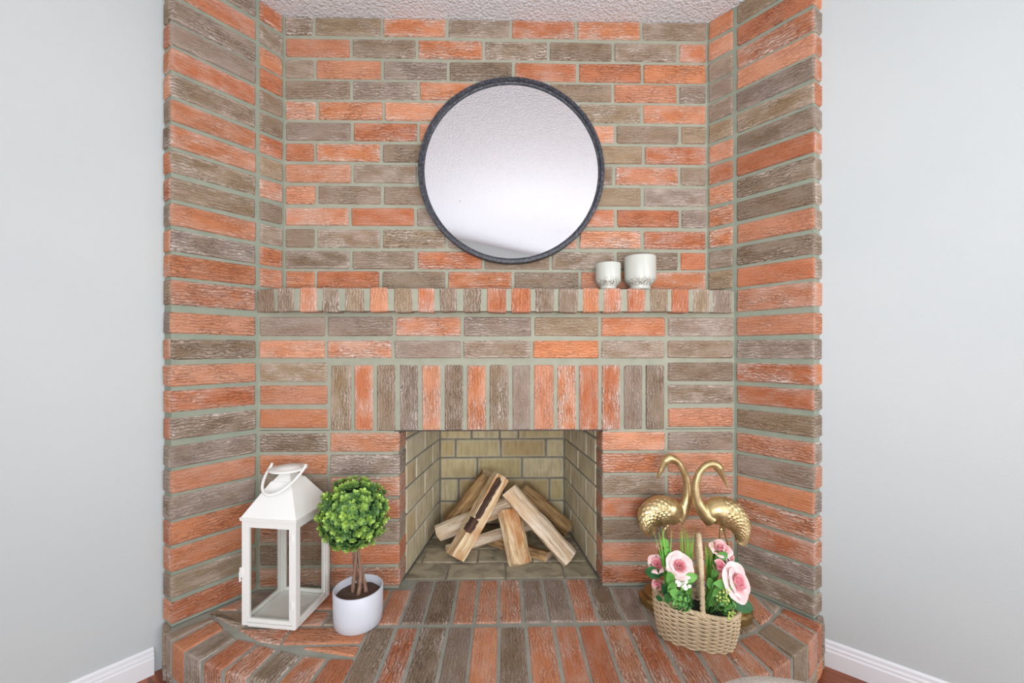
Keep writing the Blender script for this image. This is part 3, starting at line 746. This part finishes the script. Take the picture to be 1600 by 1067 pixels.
# ------------------------------------------------------------------ topiary
pc = Vector((X_at(560, 1.352), 1.352)); pr = .078; ph = .114
top = tag(empty('topiary_plant', (pc.x, pc.y, HH+.001)), 'round green topiary ball on twisted stems in plain pale cylindrical pot', 'potted plant')
bm = bmesh.new(); lathe(bm, [(0, 0), (pr*.9, 0), (pr*.95, .004), (pr*.985, .03), (pr, ph-.002), (pr-.002, ph), (pr-.005, ph), (pr-.006, ph-.002), (pr-.007, .075), (0, .075)], 56)
fin('pot', bm, M_POT, top, True)
bm = bmesh.new(); S = 28
prev = None
lathe(bm, [(pr-.0065, .088), (pr*.7, .094), (pr*.35, .097), (0, .099)], 40)
for v in bm.verts: v.co.z += R_.uniform(-.0015, .0015)
fin('soil', bm, M_SOIL, top, True)
for k in range(4):
    a0 = k*1.6; bm = bmesh.new(); P = []
    for i in range(9):
        t_ = i/8; rr = .016*(1-t_)**1.5+.0055; a = a0+t_*2.2
        P.append(Vector((.004+rr*math.cos(a)-.014*t_, rr*math.sin(a), .092+t_*.165)))
    loft(bm, catmull(P, 3), [.0065*(1-.35*i/24)*(1+.12*math.sin(i*1.7+k)) for i in range(25)], 7); fin('stem', bm, M_TWIG, top, True)
def leaf(bm, lay, p, d, up, L, W, tone, cup_=.25, nseg=3):
    """round-ended leaf: pairs of verts either side of a mid rib"""
    d = d.normalized(); s = d.cross(up); 
    if s.length < 1e-4: s = d.cross(Vector((1, 0, 0)))
    s.normalize(); u = s.cross(d)
    prof_ = [(0, .12), (.3, .75), (.62, 1.0), (.88, .62)]
    mid = []; lf = []; rt = []
    for t_, w_ in prof_:
        c_ = p+d*L*t_-u*(cup_*L*t_*t_); mid.append(bm.verts.new(c_-u*W*.12)); lf.append(bm.verts.new(c_+s*W*w_*.5+u*W*.08)); rt.append(bm.verts.new(c_-s*W*w_*.5+u*W*.08))
    tip = bm.verts.new(p+d*L-u*cup_*L)
    for i, v in enumerate(mid+lf+rt+[tip]): v[lay] = min(1, max(0, tone+R_.uniform(-.08, .08)+(.18 if v in lf or v in rt else 0)))
    for i in range(3):
        bm.faces.new((mid[i], mid[i+1], lf[i+1], lf[i])); bm.faces.new((rt[i], rt[i+1], mid[i+1], mid[i]))
    bm.faces.new((mid[3], tip, lf[3])); bm.faces.new((rt[3], tip, mid[3]))
bm = bmesh.new(); lay = bm.verts.layers.float.new('tone'); bc = Vector((-.016, 0, .354-.001)); BR = .108
NS = 260
for i in range(NS):
    zz = 1-2*(i+.5)/NS; a = i*2.39996; rr = math.sqrt(1-zz*zz); n_ = Vector((rr*math.cos(a), rr*math.sin(a), zz)); n_ = (n_+Vector([R_.uniform(-.12, .12) for _ in range(3)])).normalized()
    tone0 = R_.choice([.15, .45, .55, .7, .8]); RR = BR*R_.uniform(.86, 1.08)
    t1 = n_.orthogonal().normalized(); t2 = n_.cross(t1); a0 = R_.uniform(0, 6)
    for lvl, (rad, L, m) in enumerate(((.0, .0185, 4), (.010, .0135, 4), (.016, .008, 3))):
        for k in range(m):
            a = a0+lvl*.8+2*math.pi*k/m; out = t1*math.cos(a)+t2*math.sin(a)
            dirv = out*(1.0-.2*lvl)+n_*(.45+.3*lvl); leaf(bm, lay, bc+n_*(RR-.014+rad)+out*.002, dirv, n_, L*R_.uniform(.85, 1.15), L*.86, tone0*(.25+.5*lvl), .2)
stuff(fin('foliage', bm, M_LEAF, top, True))
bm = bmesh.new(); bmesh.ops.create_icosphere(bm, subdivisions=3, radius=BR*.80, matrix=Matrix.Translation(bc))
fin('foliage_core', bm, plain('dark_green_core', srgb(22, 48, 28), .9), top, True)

# ------------------------------------------------------------------ logs
def log(a, b, r, mat, label, flat=.75, seed=0, barks=(), twist=0.0):
    r *= 1.22; flat = min(1, flat*1.1); rn = random.Random(seed); a = Vector(a); b = Vector(b); d = b-a; L = d.length; x = d.normalized()
    y = UP.cross(x).normalized(); z = x.cross(y)
    o_ = bpy.data.objects.new('firewood_log', None)
    k = 9; sec = []
    for i in range(k):
        an = 2*math.pi*(i+rn.uniform(-.2, .2))/k+twist; rr = r*rn.uniform(.82, 1.12); sec.append((math.cos(an)*rr, math.sin(an)*rr*flat))
    nseg = 12; bm = bmesh.new(); rings = []
    for s in range(nseg+1):
        t_ = s/nseg; off = (math.sin(t_*5+seed)*r*.06, math.cos(t_*4+seed)*r*.06)
        rings.append([bm.verts.new(((t_-.5)*L+(rn.uniform(-.006, .006) if s in (0, nseg) else 0), c0*(1+.06*math.sin(3*t_+i))+off[0]+rn.uniform(-1, 1)*r*.035, c1_*(1+.05*math.cos(4*t_+i))+off[1]+rn.uniform(-1, 1)*r*.035)) for i, (c0, c1_) in enumerate(sec)])
    for A, B in zip(rings, rings[1:]):
        for i in range(k): bm.faces.new((A[i], A[(i+1)%k], B[(i+1)%k], B[i]))
    f1 = bm.faces.new(rings[0][::-1]); f2 = bm.faces.new(rings[-1]); f1.material_index = 1; f2.material_index = 1
    o = fin('firewood_log', bm, mat); o.data.materials.append(M_CUT); bpy.data.objects.remove(o_)
    M = Matrix(((x.x, y.x, z.x), (x.y, y.y, z.y), (x.z, y.z, z.z))).to_4x4(); M.translation = (a+b)/2
    o.matrix_world = M; tag(o, label, 'log', 'split logs stacked in the firebox')
    for (t0, t1, ya, yb) in barks:                 # bark strip lying on the camera/upper side
        bm = bmesh.new(); G = []; nn = 14
        for s in range(nn+1):
            t_ = t0+(t1-t0)*s/nn; row = []
            e0 = ya+rn.uniform(-.07, .07); e1 = yb+rn.uniform(-.07, .07)
            if s in (0, nn): e0 = e1 = (e0+e1)/2
            for j in range(4):
                an = e0+(e1-e0)*j/3; h_ = 1.13 if 0 < j < 3 else .98
                row.append(bm.verts.new(((t_-.5)*L, math.cos(an)*r*h_, math.sin(an)*r*flat*h_*1.02)))
            G.append(row)
        for A, B in zip(G, G[1:]):
            for j in range(3): bm.faces.new((A[j], A[j+1], B[j+1], B[j]))
        ob = fin('bark', bm, M_BARK, o)
    return o
f = lambda px, py, d: onY(px, py, d)
log(f(711, 870, 1.725), f(783, 744, 1.86), .044, M_WOODA, 'large golden split log with dark bark strip leaning in front on left of pile', .62, 3, barks=((.44, .97, 1.85, 2.6), (.28, .45, 1.6, 2.6)))
log(f(891, 874, 1.705), f(796, 766, 1.86), .046, M_WOODB, 'long pale split log with deep grain cracks leaning on right of pile', .62, 5)
log(f(703, 815, 1.98), f(764, 742, 1.97), .040, M_WOODC, 'brown log leaning at back left behind the bark-striped log', .8, 8)
log(f(684, 832, 1.88), f(802, 786, 1.90), .034, M_WOODB, 'upper crosswise pale log with rough cut end pointing left', .8, 11)
log(f(815, 882, 1.70), f(795, 800, 1.84), .041, M_WOODA, 'short upright golden split log at front middle of pile', .6, 14)
log(f(700, 860, 1.80), f(835, 818, 1.96), .024, M_WOODB, 'lower thin crosswise pale log low behind the upright one', .8, 17)
log(f(858, 873, 1.755), f(765, 846, 1.92), .027, M_WOODC, 'short block lying flat on firebox floor right of the upright log', .9, 21)
log(f(887, 828, 1.95), f(817, 764, 1.98), .034, M_WOODC, 'rough brown log behind the long pale one on the right', .8, 25)

# ------------------------------------------------------------------ gold cranes
def crane(px_pts, d, basepx, flip, label):
    """px_pts: dict of picture measurements turned into points on the crane's own upright plane"""
    root = tag(empty('crane_figurine', (X_at(basepx, d), d, HH+.001)), label, 'figurine', 'pair of gold crane figurines on the hearth')
    O = Vector(root.location); P = lambda px, py, off=0: onY(px, py, d)-O+Vector((0, off, 0))
    bm = bmesh.new()
    bp = catmull([P(*p[:2]) for p in px_pts['body']], 5); br = []
    rr = px_pts['bodyr']
    for i in range(len(bp)):
        t_ = i/(len(bp)-1)*(len(rr)-1); k = min(int(t_), len(rr)-2); br.append((rr[k]+(rr[k+1]-rr[k])*(t_-k))*d/F)
    loft(bm, bp, br, 20, squash=.82, side=(0, 1, 0))
    npp = catmull([P(*p) for p in px_pts['neck']], 6); nr_ = px_pts['neckr']; rad = []
    for i in range(len(npp)):
        t_ = i/(len(npp)-1)*(len(nr_)-1); k = min(int(t_), len(nr_)-2); rad.append((nr_[k]+(nr_[k+1]-nr_[k])*(t_-k))*d/F)
    loft(bm, npp, rad, 16, side=(0, 1, 0))
    body = fin('body', bm, M_GOLD, root, True)
    m = body.modifiers.new('fuse', 'REMESH'); m.mode = 'VOXEL'; m.voxel_size = .0022; m.use_smooth_shade = True
    m = body.modifiers.new('soften', 'SMOOTH'); m.iterations = 6; m.factor = .6
    # feather scales over the wing side
    bm = bmesh.new(); rows_ = 8
    for side in (-1, 1):
        for i in range(3, len(bp)-7):
            c_ = bp[i]; tdir = (bp[i+1]-bp[i-1]).normalized(); r_ = br[i]
            perp = Vector((0, 1, 0)).cross(tdir).normalized(); perp = perp if perp.z > 0 else -perp
            for j in range(7):
                an = (-1.05+j*.33)+(.16 if i % 2 else 0)
                nrm = (perp*math.sin(an)+Vector((0, side, 0))*math.cos(an)*.82); pos = c_+nrm*r_*.99
                nn = (perp*math.sin(an)*.82+Vector((0, side, 0))*math.cos(an)).normalized(); td = -tdir if flip_t else -tdir
                s_ = nn.cross(td).normalized(); w_ = .0068; L = .013
                tail = td
                vs = []
                for (l_, q_) in ((-.3, -.7), (-.3, .7), (.35, .95), (.75, .6), (.95, 0), (.75, -.6), (.35, -.95)):
                    vs.append(bm.verts.new(pos+tail*L*l_+s_*w_*q_+nn*(.0008+.0022*max(0, l_))))
                cv = bm.verts.new(pos+tail*L*.3+nn*.0034)
                for k in range(7): bm.faces.new((vs[k], vs[(k+1) % 7], cv))
    stuff(fin('feathers', bm, M_GOLD, root))
    for lg in px_pts['legs']:
        bm = bmesh.new(); pp = catmull([P(a, b, o_) if b is not None else Vector((P(a, 800).x, o_, .048)) for a, b, o_ in lg], 4)
        loft(bm, pp, [.0055-.0022*min(1, i/5.0)+(.0016 if abs(i-len(pp)//2) < 2 else 0) for i in range(len(pp))], 8); fin('leg', bm, M_GOLD, root, True)
    # eyes
    ex, ey, er = px_pts['eye']
    bm = bmesh.new()
    for s in (-1, 1):
        bmesh.ops.create_uvsphere(bm, u_segments=10, v_segments=8, radius=.0022, matrix=Matrix.Translation(P(ex, ey, s*er)))
    fin('eyes', bm, M_GOLDD, root, True)
    # rock-like two step base
    bm = bmesh.new(); bw = px_pts['base']
    def slab(sc_, z0, z1, sh, rot):
        pts_ = []
        for k in range(14):
            a = 2*math.pi*k/14; rr_ = 1+.05*math.sin(3*a+rot); pts_.append((bw[0]*sc_*rr_*math.cos(a)+sh, bw[1]*sc_*rr_*math.sin(a)))
        A = [bm.verts.new((p[0], p[1], z0)) for p in pts_]; B = [bm.verts.new((p[0], p[1], z1-.006)) for p in pts_]; C_ = [bm.verts.new((p[0]*.9+sh*.1, p[1]*.9, z1)) for p in pts_]
        for R1, R2 in ((A, B), (B, C_)):
            for k in range(14): bm.faces.new((R1[k], R1[(k+1) % 14], R2[(k+1) % 14], R2[k]))
        bm.faces.new(A[::-1]); bm.faces.new(C_)
    slab(1.0, 0, .026, 0, 0); slab(.84, .022, .044, 0, 1.3); slab(.55, .040, .054, 0, 2.2)
    fin('base', bm, M_GOLDD, root)
    return root
flip_t = False
crane(dict(body=[(1019, 836), (1012, 823), (1014, 806), (1029, 797), (1046, 799), (1060, 808)], bodyr=[3, 11, 19, 23, 22, 14], neck=[(1056, 808), (1066, 798), (1073, 778), (1074, 758), (1069, 738), (1059, 722), (1047, 716), (1040, 720), (1034, 731), (1029, 743), (1027, 749)],
     neckr=[15, 10, 7.5, 6.2, 5.4, 5.2, 7, 7.5, 4.2, 2.4, 1], legs=[[(1038, 820, -.012), (1030, 845, -.014), (1026, 880, -.012), (1027, None, -.012)], [(1045, 820, .012), (1044, 850, .012), (1046, 890, .01), (1040, None, .01)]],
     eye=(1041, 719, .0105), base=(.080, .066)), 1.43, 1036, False, 'gold crane figurine facing left with raised arched neck, behind left of flower basket')
crane(dict(body=[(1155, 852), (1160, 838), (1153, 816), (1138, 802), (1120, 799), (1107, 806)], bodyr=[3, 9, 17, 23, 23, 15], neck=[(1111, 808), (1100, 800), (1090, 783), (1087, 762), (1091, 742), (1102, 728), (1115, 725), (1123, 731), (1129, 743), (1134, 754), (1138, 764)],
     neckr=[16, 11, 7.8, 6.4, 5.6, 5.3, 6.6, 7.4, 4.0, 2.3, 1], legs=[[(1124, 822, -.012), (1122, 840, -.012), (1128, 862, -.012), (1136, None, -.012)], [(1132, 822, .012), (1140, 850, .012), (1146, 880, .01), (1146, None, .01)]],
     eye=(1123, 730, .0105), base=(.074, .072)), 1.375, 1140, True, 'gold crane figurine facing right with lowered head, behind right of flower basket')

# ------------------------------------------------------------------ wicker basket
bcen = Vector((.587, 1.250, 0)); bl = .120; bang = math.radians(-20)
bas = tag(empty('wicker_basket', (bcen.x, bcen.y, HH+.001), bang), 'small oval natural wicker basket with tall rope handle holding artificial flowers', 'basket')
BL, BW, BH = bl, .062, .112
def brim(a, t_):
    k = .86+.14*math.sin(min(1, t_*1.15)*math.pi/2)
    x = BL*k*math.copysign(abs(math.cos(a))**.85, math.cos(a)); y = BW*k*math.copysign(abs(math.sin(a))**.85, math.sin(a))
    return Vector((x, y, BH*t_+t_*(.010*(abs(math.cos(a))**3)-.016*math.cos(a))))
bm = bmesh.new(); NR = 18; NSK = 30; N = NSK*4
for r in range(NR):
    t_ = (r+.5)/NR; P = []
    for i in range(N):
        a = 2*math.pi*i/N; c_ = brim(a, t_); out = Vector((c_.x/BL**2, c_.y/BW**2, 0)).normalized()
        P.append(c_+out*.0026*math.cos(a*NSK/2+math.pi*(r % 2)))
    loft(bm, P, .0033, 5, closed=True)
stuff(fin('weave', bm, M_WICK, bas, True))
bm = bmesh.new()
for s in range(NSK):
    a = 2*math.pi*(s+.5)/NSK
    loft(bm, [brim(a, t_) for t_ in (.01, .25, .5, .75, 1.0)], .0028, 5)
stuff(fin('stakes', bm, M_WICK, bas, True))
bm = bmesh.new(); prism(bm, [(brim(2*math.pi*i/40, 0).x, brim(2*math.pi*i/40, 0).y) for i in range(40)], .002, .008); fin('bottom', bm, M_WICK, bas)
def rope(bm, path, R, r, turns, closed=False, strands=3):
    n = len(path)
    for s in range(strands):
        P = []
        for i, p in enumerate(path):
            t = ((path[(i+1) % n]-path[i-1]) if closed else (path[min(i+1, n-1)]-path[max(i-1, 0)])).normalized()
            a = t.orthogonal().normalized() if abs(t.z) > .95 else Vector((0, 0, 1)).cross(t).normalized(); b = t.cross(a)
            an = 2*math.pi*(turns*i/n+s/strands); P.append(p+(a*math.cos(an)+b*math.sin(an))*R)
        loft(bm, P, r, 6, closed=closed)
bm = bmesh.new(); rope(bm, [brim(2*math.pi*i/220, 1.0)+Vector((0, 0, .003)) for i in range(220)], .0035, .0036, 22, True); fin('rim', bm, M_WICK, bas, True)
bm = bmesh.new(); hp = []
for i in range(121):
    t_ = i/120; a = math.pi*t_; hp.append(Vector((.016-.006*math.sin(a), -BW*1.02*math.cos(a)*(.9+.1*math.sin(a)), BH*.86+.222*math.sin(a)**.62)))
rope(bm, hp, .0044, .0043, 26, False); fin('handle', bm, M_WICK, bas, True)
# dark florist foam inside
bm = bmesh.new(); prism(bm, [(brim(2*math.pi*i/32, .8).x*.93, brim(2*math.pi*i/32, .8).y*.9) for i in range(32)], .055, .088); fin('foam_filling', bm, plain('dark_foam', srgb(36, 50, 34), .95), bas)

# ------------------------------------------------------------------ flowers in the basket
SRC = Vector((bcen.x, bcen.y, HH+.09))
PK = [(.30, .80, 1.15, -.30, .0), (.52, .74, .95, -.05, .25), (.78, .62, .80, .12, .5), (1.0, .46, .74, .22, .62)]   # radius, height, half angle, flare, tone
def petal_mesh(idx):
    Rr, Hh, hw_, fl_, tn = PK[idx]
    bm = bmesh.new(); lay = bm.verts.layers.float.new('tone'); G = []; n = 6; m = 7
    for i in range(n+1):
        u = i/n; row = []
        for j in range(m+1):
            v = (j/m-.5)*2; ph = v*hw_*(.3+.7*u**.6)
            r = Rr*(u**.55)*(1+fl_*u*u)+.05*abs(v)*u+(.16*u**4*(1-abs(v)) if idx >= 2 else 0)+(.035*math.sin(v*5+idx)*u); z = Hh*(u if idx < 2 else math.sin(u*1.75)/math.sin(1.75))-(.16+.05*idx)*Hh*abs(v)**3*u
            if idx >= 2 and u > .8: z -= (u-.8)*.35
            vt = bm.verts.new((r*math.sin(ph), -r*math.cos(ph), z)); vt[lay] = min(1, max(0, tn+u*.45-.25*(1-abs(v)))) ; row.append(vt)
        G.append(row)
    for A, B in zip(G, G[1:]):
        for j in range(m): bm.faces.new((A[j], A[j+1], B[j+1], B[j]))
    me = bpy.data.meshes.new('petal'); bm.to_mesh(me); bm.free(); me.materials.append(M_PETAL)
    for p in me.polygons: p.use_smooth = True
    return me
PM = [petal_mesh(i) for i in range(4)]
FULL = ((3, 0), (4, 1), (5, 2), (6, 3)); HALF = ((3, 0), (4, 1), (4, 2)); BUD = ((3, 0), (3, 1))
def rose(px, py, d, rad, face, label, layers=FULL, stem=True, grp='pink roses in the basket', nm='rose'):
    c_ = onY(px, py, d); root = tag(empty(nm, c_), label, 'flower', grp)
    big = PK[layers[-1][1]][0]; k_ = rad/(big*1.12)
    fz_ = Vector(face).normalized(); rot = fz_.to_track_quat('Z', 'Y').to_matrix().to_4x4(); R3 = rot.to_3x3()
    for li, (n, mi) in enumerate(layers):
        for k in range(n):
            a = 2*math.pi*(k+.37*li)/n+R_.uniform(-.12, .12); s_ = k_*R_.uniform(.94, 1.06)
            o = bpy.data.objects.new('petal', PM[mi]); COL.objects.link(o); o.parent = root
            o.matrix_local = rot @ Matrix.Translation((0, 0, -.45*k_)) @ Matrix.Rotation(a, 4, 'Z') @ Matrix.Rotation(R_.uniform(-.07, .07), 4, 'X') @ Matrix.Diagonal((s_, s_, s_*R_.uniform(.94, 1.05), 1))
    bm = bmesh.new(); back = R3 @ Vector((0, 0, -.47*k_))
    tgt = SRC+Vector(((c_.x-SRC.x)*.35, (c_.y-SRC.y)*.3, 0))-c_
    loft(bm, catmull([back, back*1.5+tgt*.2, tgt*.7, tgt], 4), .0018, 6)
    bmesh.ops.create_icosphere(bm, subdivisions=2, radius=rad*.2, matrix=Matrix.Translation(back))
    lay = bm.verts.layers.float.new('tone')
    for v in bm.verts: v[lay] = .4
    fin('stem', bm, M_LEAF2, root, True)
    return root
def px2m(p, d): return p*d/F
rose(1027, 881, 1.265, px2m(14, 1.265), (-.5, -.6, .75), 'pink rose at far left of the basket, half open', HALF)
rose(1062, 884, 1.215, px2m(18, 1.215), (-.05, -.8, .7), 'open pale pink rose left of basket handle')
rose(1153, 910, 1.165, px2m(25, 1.165), (.45, -.8, .45), 'largest pink rose leaning out on right of basket')
rose(1126, 857, 1.245, px2m(15, 1.245), (.0, -.5, .85), 'small pink rose at top right of bouquet', HALF)
rose(1140, 868, 1.24, px2m(14, 1.24), (.6, -.6, .5), 'small pale pink rose just below topmost small rose', FULL)
rose(1124, 886, 1.185, px2m(12, 1.185), (-.1, -.6, .8), 'tight pink rosebud right of basket handle', BUD, grp='rosebuds in the basket', nm='rosebud')
rose(1029, 912, 1.235, px2m(10, 1.235), (-.7, -.6, .2), 'tiny pale rosebud drooping over left rim of basket', BUD, grp='rosebuds in the basket', nm='rosebud')
rose(1033, 856, 1.27, px2m(8, 1.27), (-.3, -.5, .9), 'tiny pink rosebud high on left of bouquet', BUD, grp='rosebuds in the basket', nm='rosebud')

def foliage_thing(name, label, cat, builder, mat, base=None, grp=None, isstuff=False):
    root = base if base is not None else SRC
    bm = bmesh.new(); lay = bm.verts.layers.float.new('tone'); builder(bm, lay, Vector(root))
    o = fin(name, bm, mat, None, True, loc=root); tag(o, label, cat, grp)
    if isstuff: o['kind'] = 'stuff'
    return o
def sprig(pxs, sizes, tone):
    """leaves at given picture spots, on stems from the basket middle"""
    def b(bm, lay, root):
        for (px, py, d, ang_), sz in zip(pxs, sizes):
            c_ = onY(px, py, d)-root; a = math.radians(ang_); dirv = Vector((math.cos(a), -.35, math.sin(a)))
            st_ = Vector((c_.x*.4, c_.y*.4, 0)); p = c_-dirv*px2m(sz, d)*.5
            n0_ = len(bm.verts); loft(bm, [st_, st_.lerp(p, .6)+Vector((0, 0, .008)), p], .0013, 5)
            bm.verts.ensure_lookup_table()
            for v in bm.verts[n0_:]: v[lay] = .5
            leaf(bm, lay, p, dirv, Vector((0, -1, .5)), px2m(sz, d), px2m(sz, d)*.55, tone+R_.uniform(-.15, .15), .12)
    return b
foliage_thing('rose_leaves', 'spray of light green oval leaves around the two left roses', 'leaves', sprig([(1048, 905, 1.19, 110), (1057, 928, 1.175, 150), (1078, 903, 1.19, 30), (1046, 865, 1.25, 140), (1040, 850, 1.26, 120), (1068, 915, 1.18, 80), (1050, 917, 1.18, 60)], [30, 28, 26, 26, 24, 18, 22], .75), M_LEAF2)
foliage_thing('rose_leaves', 'dark green leaves poking out at left end of basket', 'leaves', sprig([(1022, 895, 1.25, 160), (1040, 922, 1.20, 120), (1037, 866, 1.27, 130), (1030, 935, 1.21, 140), (1042, 935, 1.18, 100)], [34, 26, 26, 16, 20], .12), M_LEAF2)
foliage_thing('rose_leaves', 'light green serrated leaves below small roses on right of handle', 'leaves', sprig([(1133, 913, 1.15, 5), (1110, 912, 1.17, 110), (1117, 895, 1.19, 80), (1127, 870, 1.22, 45), (1120, 925, 1.16, 60)], [32, 24, 22, 24, 20], .6), M_LEAF2)
foliage_thing('rose_leaves', 'dark green leaves under and beside largest rose on right', 'leaves', sprig([(1158, 945, 1.19, -8), (1140, 876, 1.24, 10), (1150, 882, 1.25, -20), (1138, 940, 1.16, -30), (1120, 868, 1.25, 60)], [40, 28, 22, 26, 20], .1), M_LEAF2)
def grass(pxs, d, n, spread):
    def b(bm, lay, root):
        for k in range(n):
            x0_, y0p, x1_, y1p = pxs; t_ = R_.random(); tip = onY(x0_+(x1_-x0_)*t_+R_.uniform(-3, 3), y0p+(y1p-y0p)*R_.random()**1.3, d+R_.uniform(-.02, .02))-root
            st_ = Vector((R_.uniform(-1, 1)*.008+spread*.0, R_.uniform(-.008, .008), 0)); mid_ = st_.lerp(tip, .5)+Vector((R_.uniform(-.004, .004), 0, .01)); wv = .0022
            a0 = bm.verts.new(st_+Vector((-wv, 0, 0))); a1 = bm.verts.new(st_+Vector((wv, 0, 0))); b0 = bm.verts.new(mid_+Vector((-wv*.8, 0, 0))); b1 = bm.verts.new(mid_+Vector((wv*.8, 0, .0))); c0 = bm.verts.new(tip)
            tn = R_.random()
            for v in (a0, a1, b0, b1): v[lay] = tn*.6
            c0[lay] = 1; bm.faces.new((a0, a1, b1, b0)); bm.faces.new((b0, b1, c0))
    return b
foliage_thing('grass_tuft', 'tuft of bright green grass blades standing left of basket handle', 'grass', grass((1060, 815, 1086, 885), 1.27, 44, 1), M_GRASS, onY(1074, 940, 1.25), isstuff=True)
foliage_thing('grass_tuft', 'tuft of yellow-green grass standing right of basket handle', 'grass', grass((1104, 838, 1124, 905), 1.26, 54, 1), M_GRASS, onY(1110, 945, 1.235), isstuff=True)
foliage_thing('fern_sprig', 'pale yellow-green airy sprig rising before left crane legs', 'leaves', grass((1024, 822, 1050, 870), 1.265, 12, 1), M_GRASS, onY(1044, 925, 1.235), isstuff=True)
def clump(cx, cy, d, R, n, sz, tl, th):
    def b(bm, lay, root):
        c_ = onY(cx, cy, d)-root
        for k in range(n):
            n_ = Vector((R_.gauss(0, 1), -abs(R_.gauss(0, 1)), R_.gauss(0, 1))).normalized(); p = c_+Vector((n_.x*R[0], n_.y*R[1], n_.z*R[2]))*R_.uniform(.5, 1)
            a = R_.uniform(0, 6.28); t1 = n_.orthogonal().normalized(); t2 = n_.cross(t1)
            leaf(bm, lay, p, (t1*math.cos(a)+t2*math.sin(a))+n_*.5, n_, sz, sz*.75, R_.uniform(tl, th), .2)
    return b
foliage_thing('leaf_clump', 'cluster of small round green leaves at left front of bouquet', 'leaves', clump(1062, 937, 1.185, (.038, .03, .026), 150, .012, .0, .9), M_LEAF2, isstuff=True)
foliage_thing('leaf_clump', 'cluster of small round green leaves at right front of bouquet', 'leaves', clump(1131, 937, 1.165, (.030, .03, .034), 170, .012, .0, .9), M_LEAF2, isstuff=True)
def berries(cx, cy, d, R, n):
    def b(bm, lay, root):
        c_ = onY(cx, cy, d)-root
        for k in range(n):
            p = c_+Vector((R_.uniform(-1, 1)*R, R_.uniform(-1, .2)*R, R_.uniform(-1, 1)*R)); n0_ = len(bm.verts)
            bmesh.ops.create_icosphere(bm, subdivisions=1, radius=R_.uniform(.0022, .0036), matrix=Matrix.Translation(p)); bm.verts.ensure_lookup_table(); tn = R_.uniform(.5, 1)
            for v in bm.verts[n0_:]: v[lay] = tn
    return b
foliage_thing('berry_sprig', 'cluster of tiny yellow-green berries right of basket handle', 'berries', berries(1127, 929, 1.125, .017, 26), M_BERRY)
foliage_thing('berry_sprig', 'tiny green berries hanging over right corner of basket rim', 'berries', berries(1141, 962, 1.13, .012, 22), M_BERRY)
def blossom(bm, lay, root):
    c_ = onY(1068, 913, 1.15)-root
    for k in range(13):
        p = c_+Vector((R_.uniform(-.022, .022), R_.uniform(-.008, .008), R_.uniform(-.014, .012)))
        for m in range(5):
            a = 2*math.pi*m/5+k; leaf(bm, lay, p, Vector((math.cos(a), -.3, math.sin(a))), Vector((0, -1, .2)), .0062, .0052, 0, .1)
foliage_thing('white_blossom_sprig', 'sprig of tiny white blossoms below the open pink rose', 'flower', blossom, M_WPETAL, isstuff=True)

# ------------------------------------------------------------------ pouf at the bottom edge
pz = .395; pe = onZ(1195, 1053, pz)
pf = empty('round_pouf', (pe.x-.01, pe.y-.205, 0)); tag(pf, 'cream boucle round pouf at bottom right edge, in front of hearth', 'pouf')
bm = bmesh.new(); Rp = .235
lathe(bm, [(0, .02), (Rp*.88, .02), (Rp*.97, .05), (Rp, .12), (Rp*1.01, .22), (Rp, .31), (Rp*.965, .36), (Rp*.89, .388), (Rp*.75, .397), (0, .402)], 64); fin('cushion', bm, M_POUF, pf, True)
bm = bmesh.new(); lathe(bm, [(0, 0), (Rp*.86, 0), (Rp*.86, .022), (0, .022)], 48); fin('base', bm, M_DARK, pf)

# ------------------------------------------------------------------ added pendant mount for the fill bulb (out of frame)
pd = tag(empty('added_pendant', (1.35, -0.75, CEIL)), 'added canopy and cord above the unseen fill bulb, hanging from ceiling behind the camera', 'lamp')
bm = bmesh.new(); lathe(bm, [(0, -.001), (.05, -.001), (.05, -.02), (.012, -.03), (0, -.03)], 24); fin('canopy', bm, M_TRIM, pd, True)
bm = bmesh.new(); loft(bm, [Vector((0, 0, -.02)), Vector((0, 0, -.28))], .004, 8); fin('cord', bm, M_TRIM, pd)
